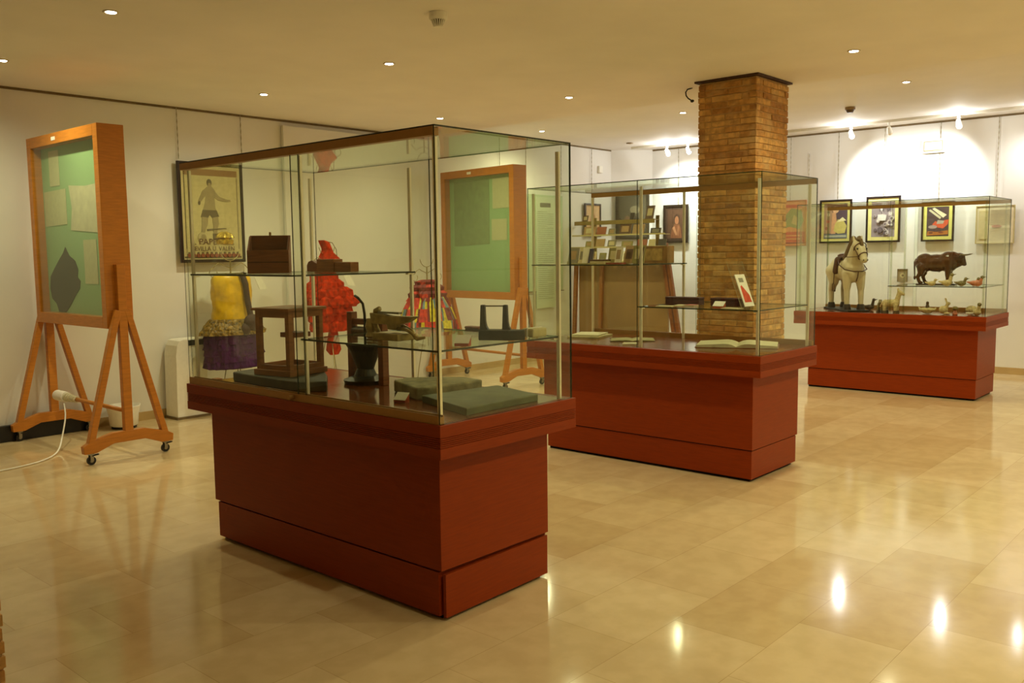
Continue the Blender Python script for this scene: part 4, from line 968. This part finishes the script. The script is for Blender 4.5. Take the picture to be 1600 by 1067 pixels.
ax = Vector((.105, .02, -.09)).normalized(); u = Vector((0, 1, 0)); u = (u - ax * u.dot(ax)).normalized(); v = ax.cross(u)
m.tube(ringpts((.350, .019, .560), u, v, .047, .048), .005, 6); m.tube(ringpts((.300, .008, .645), u, v, .063, .064), .005, 6)
for s in (-1, 1): m.tube([(.350, s * .047 + .018, .56), (.33, s * .054 + .014, .60), (.30, s * .062 + .008, .645)], .004, 6); m.tube([(.35, s * .048 + .018, .555), (.30, s * .085, .55), (.20, s * .105, .55), (.10, s * .07, .565)], .0035, 6)
m.build('bridle', HT, ho)
m = MB(); m.tube([(.03, -.105, .52), (.12, -.128, .47), (.23, -.115, .425), (.29, -.045, .405), (.294, .045, .405), (.23, .115, .425), (.12, .128, .47), (.03, .105, .52)], .0055, 6); m.tube([(.298, 0, .403), (.285, 0, .35), (.25, 0, .305)], .0055, 6)
m.build('breast_strap', HT, ho)
m = MB()
for s in (-1, 1): m.ell((.338, .014 + s * .046, .632), (.010, .008, .010)); m.ell((.404, .026 + s * .020, .520), .006)
m.build('eyes', BLACK, ho)

# bull on the low shelf, facing the right end of the case
bu = thing('bull_figure', 'glossy dark brown bull figure with long horns on a flat base', 'figurine', (9.83, 2.84, SL + .0005), math.radians(-84))
BB = mat('glossy brown lacquer', (70, 34, 18), .12, var=.15, scale=8, coat=.6)
MB().box(-.20, -.075, 0, .17, .075, .014).build('base', mat('dark bull base', (46, 30, 20), .4), bu, bevel=.004)
m = MB()
m.ell((-.13, 0, .230), (.100, .084, .098)); m.ell((-.02, 0, .226), (.14, .084, .092)); m.ell((.09, 0, .238), (.10, .088, .108)); m.ell((.11, 0, .295), (.085, .05, .05))
m.cap((.13, 0, .265), (.19, 0, .275), .068, .055); m.cap((.205, 0, .283), (.232, 0, .225), .042, .027); m.ell((.238, 0, .212), (.024, .026, .018)); m.cap((.13, 0, .20), (.19, 0, .215), .045, .03)
for s in (-1, 1):
    m.cap((.20, s * .035, .29), (.205, s * .06, .285), .012, .007)
    m.cap((.10, s * .045, .19), (.095, s * .048, .10), .040, .024); m.cap((.095, s * .048, .10), (.10, s * .048, .03), .021, .018); m.ell((.108, s * .048, .026), (.026, .020, .013))
    hx2 = -.125 if s > 0 else -.16
    m.cap((-.15, s * .042, .19), (-.155 + (hx2 + .15) * .4, s * .045, .125), .055, .032); m.cap((-.155 + (hx2 + .15) * .4, s * .045, .125), (hx2 - .03, s * .045, .085), .028, .019); m.cap((hx2 - .03, s * .045, .085), (hx2 - .01, s * .045, .03), .018, .017); m.ell((hx2 + .002, s * .045, .026), (.026, .020, .013))
m.cap((-.02, 0, .15), (.01, 0, .14), .014, .010)
animal('body', m, bu, BB, .005)
for s in (-1, 1):
    MB().tube([(.205, s * .03, .305), (.215, s * .055, .308), (.245, s * .07, .305), (.285, s * .066, .312), (.305, s * .06, .320)], [.011, .010, .008, .005, .002], 8).build('horn', mat('grey horn', (128, 112, 84), .4), bu, smooth=True)
m = MB().tube([(-.215, 0, .27), (-.232, 0, .23), (-.228, 0, .15), (-.225, 0, .09)], [.010, .008, .007, .006], 8); m.ell((-.225, 0, .075), (.012, .012, .022)); m.build('tail', BB, bu, smooth=True)
m = MB()
for s in (-1, 1): m.ell((.232, s * .030, .262), (.006, .004, .006))
m.build('eyes', BLACK, bu)

# small painted clay animals
CLAY = mat('pale painted clay', (206, 188, 140), .5, var=.25, scale=60); CLG = mat('mottled green clay', (130, 116, 70), .5, var=.5, scale=60); CLP = mat('pinkish clay', (206, 128, 96), .5, var=.3, scale=40); CLD = mat('dark clay', (84, 66, 46), .5, var=.3, scale=50)
gb = 'small clay animal figurines in the farthest case'
def bird(x, y, z, rz, s, up, mtl, label, headm=None):
    s *= 1.28
    r = thing('bird_figurine', label, 'figurine', (x, y, z + .0005), rz, gb)
    m = MB(); m.ell((0, 0, .022 * s), (.034 * s, .020 * s, .020 * s)); m.cap((.018 * s, 0, .03 * s), (.028 * s, 0, .03 * s + up * s), .013 * s, .010 * s)
    m.cap((-.025 * s, 0, .024 * s), (-.050 * s, 0, .03 * s), .012 * s, .006 * s); m.ell((0, 0, .0065 * s), (.018 * s, .016 * s, .007 * s))
    animal('body', m, r, mtl, .003 * s)
    m = MB(); m.ell((.030 * s, 0, .034 * s + up * s), .0125 * s); m.cyl((.038 * s, 0, .034 * s + up * s), (.058 * s, 0, .038 * s + up * s), .005 * s, .001 * s, n=8); m.build('head', headm or mtl, r, smooth=True)
fr_ = -PI / 2
bird(9.585, 2.83, SL, fr_ + .2, .9, .018, CLAY, 'small yellowish clay bird at the front feet of the bull')
bird(9.60, 2.69, SL, fr_, 1.15, .042, CLAY, 'clay bird stretching its neck up just right of the bull', CLG)
bird(9.62, 2.56, SL, fr_, 1.0, .022, CLG, 'green grey clay bird on the shelf between the bull and the pink bird')
bird(9.72, 2.47, SL, fr_, 1.0, .020, CLP, 'pinkish clay bird near the right end of the bull shelf', CLG)
bird(9.62, 2.415, SL, fr_, 1.05, .032, CLP, 'clay bird with raised dark head at the right end of the bull shelf', CLG)
def quad(x, y, z, rz, s, mtl, label, neck=.03, ears=.015, rider=None, hoofm=None, name='animal_figurine'):
    s *= 1.45
    r = thing(name, label, 'figurine', (x, y, z + .0005), rz, gb)
    m = MB(); m.cap((-.025 * s, 0, .05 * s), (.025 * s, 0, .052 * s), .022 * s, .021 * s)
    for a in (-1, 1):
        for b in (-.028, .028): m.cap((b * s, a * .013 * s, .04 * s), (b * s, a * .014 * s, .009 * s), .011 * s, .0085 * s)
    m.cap((.03 * s, 0, .06 * s), (.042 * s, 0, .065 * s + neck * s), .015 * s, .011 * s); m.cap((.042 * s, 0, .068 * s + neck * s), (.064 * s, 0, .058 * s + neck * s), .012 * s, .008 * s)
    for a in (-1, 1): m.cap((.038 * s, a * .007 * s, .075 * s + neck * s), (.034 * s, a * .008 * s, .075 * s + neck * s + ears * s), .005 * s, .003 * s)
    m.cap((-.045 * s, 0, .055 * s), (-.055 * s, 0, .03 * s), .006 * s, .004 * s)
    animal('body', m, r, mtl, .003 * s)
    m = MB()
    for a in (-1, 1):
        for b in (-.028, .028): m.lathe([(.013 * s, 0), (.011 * s, .012 * s), (0, .012 * s)], c=(b * s, a * .014 * s, 0), n=10)
    m.build('hooves', hoofm or mtl, r)
    if rider:
        m = MB(); m.cap((0, 0, .075 * s), (0, 0, .10 * s), .014 * s, .010 * s); m.ell((0, 0, .122 * s), .011 * s); animal('rider', m, r, rider, .003 * s)
DZ = DK - .0002
quad(9.62, 3.235, DZ, fr_, 1.35, CLAY, 'small clay horse with long raised neck beside the rooster', neck=.042, hoofm=CLD, name='horse_figurine')
quad(9.72, 3.375, DZ, fr_ - 1.3, 1.05, CLG, 'stubby clay animal with dark hooves left of the small clay horse', neck=.008, ears=.004, hoofm=CLD)
bird(9.97, 3.58, DZ, fr_ + .2, 1.1, .045, CLD, 'dark clay bird behind the front leg of the white horse')
r = thing('duck_boat_figurine', 'yellowish clay figure sitting on a boat shape in front of the bull', 'figurine', (9.66, 2.885, DK + .003), fr_, gb); r.scale = (1.35,) * 3
m = MB().ell((0, 0, .028), (.062, .030, .018)); m.cap((-.05, 0, .03), (-.062, 0, .045), .010, .006); m.cap((.05, 0, .03), (.060, 0, .042), .010, .006); m.ell((0, 0, .008), (.035, .024, .009)); animal('boat', m, r, CLAY, .004)
m = MB().cap((0, 0, .045), (0, 0, .065), .016, .011); m.ell((0, 0, .08), .012); animal('rider', m, r, CLD, .0035)
r = thing('rabbit_figurine', 'seated pale clay rabbit with upright ears', 'figurine', (9.66, 2.715, DK + .0003), fr_, gb); r.scale = (1.4,) * 3
m = MB().ell((-.012, 0, .032), (.032, .024, .030)); m.cap((.008, 0, .05), (.014, 0, .072), .014, .012); m.ell((.020, 0, .078), (.016, .012, .012)); m.ell((.01, 0, .007), (.03, .02, .007))
for a in (-1, 1): m.cap((.010, a * .007, .085), (.0, a * .011, .115), .005, .004)
animal('body', m, r, CLAY, .003)
r = thing('mushroom_figurine', 'tiny clay figure with a round cap right of the rabbit', 'figurine', (9.62, 2.61, DK + .0003), fr_, gb); r.scale = (1.4,) * 3
m = MB().lathe([(.016, 0), (.018, .012), (.010, .02), (.009, .035), (.0, .035)], n=16); m.build('stem', CLP, r, smooth=True); MB().ell((0, 0, .046), (.021, .019, .016)).build('cap', CLG, r, smooth=True)
r = thing('hedgehog_figurine', 'rounded pale clay hedgehog near the front corner of the farthest case', 'figurine', (9.72, 2.485, DK + .0003), fr_, gb); r.scale = (1.35,) * 3
m = MB().ell((0, 0, .034), (.045, .032, .034)); m.cap((.03, 0, .025), (.055, 0, .018), .015, .007); animal('body', m, r, mat('shell clay', (196, 176, 128), .6, var=.4, scale=90, bump=.5), .0035)
bird(9.60, 2.405, DZ, fr_ - .9, 1.25, .036, CLAY, 'tall clay bird with drooping head at the front corner of the farthest case', CLG)
r = thing('white_dish', 'small white oval dish with clay foot before the hedgehog', 'dish', (9.555, 2.46, DK + .0003), 0)
MB().lathe([(.012, 0), (.014, .012), (.030, .022), (.034, .032), (.030, .032), (.0, .024)], n=22, sx=.7, sy=1.1).build('bowl', WHITE, r, smooth=True)
MB().lathe([(.016, -.0003), (.018, .005), (.013, .006)], n=16).build('foot_ring', CLP, r)

# ------------------------------------------------------------------ world, camera
w = bpy.data.worlds.new('world'); scene.world = w; w.use_nodes = True
w.node_tree.nodes['Background'].inputs[0].default_value = (0.9, 0.7, 0.45, 1); w.node_tree.nodes['Background'].inputs[1].default_value = 0.0

f_px, yaw, pitch, roll = 1399.66, 0.7254, 0.0974, 0.0125
fw = Vector((math.cos(yaw), math.sin(yaw), 0)); rt = Vector((math.sin(yaw), -math.cos(yaw), 0)); up = Vector((0, 0, 1))
f2 = fw * math.cos(pitch) - up * math.sin(pitch); u2 = up * math.cos(pitch) + fw * math.sin(pitch)
r3 = rt * math.cos(roll) - u2 * math.sin(roll); u3 = u2 * math.cos(roll) + rt * math.sin(roll)
cd = bpy.data.cameras.new('camera'); cd.sensor_width = 36; cd.lens = f_px / 1600 * 36; cd.clip_start = .05; cd.clip_end = 60
cam = bpy.data.objects.new('camera', cd); scene.collection.objects.link(cam)
cam.matrix_world = Matrix(((r3.x, u3.x, -f2.x, 0), (r3.y, u3.y, -f2.y, 0), (r3.z, u3.z, -f2.z, 1.5), (0, 0, 0, 1)))
scene.camera = cam
vs = scene.view_settings
scene.display_settings.display_device = 'sRGB'
vs.view_transform = 'Standard'; vs.look = 'None'; vs.gamma = 1; vs.use_curve_mapping = False; vs.exposure = -0.05
cy = scene.cycles
cy.max_bounces = 8; cy.diffuse_bounces = 4; cy.glossy_bounces = 4; cy.transmission_bounces = 4; cy.transparent_max_bounces = 48
cy.sample_clamp_indirect = 4; cy.use_denoising = True; cy.caustics_reflective = False; cy.caustics_refractive = False
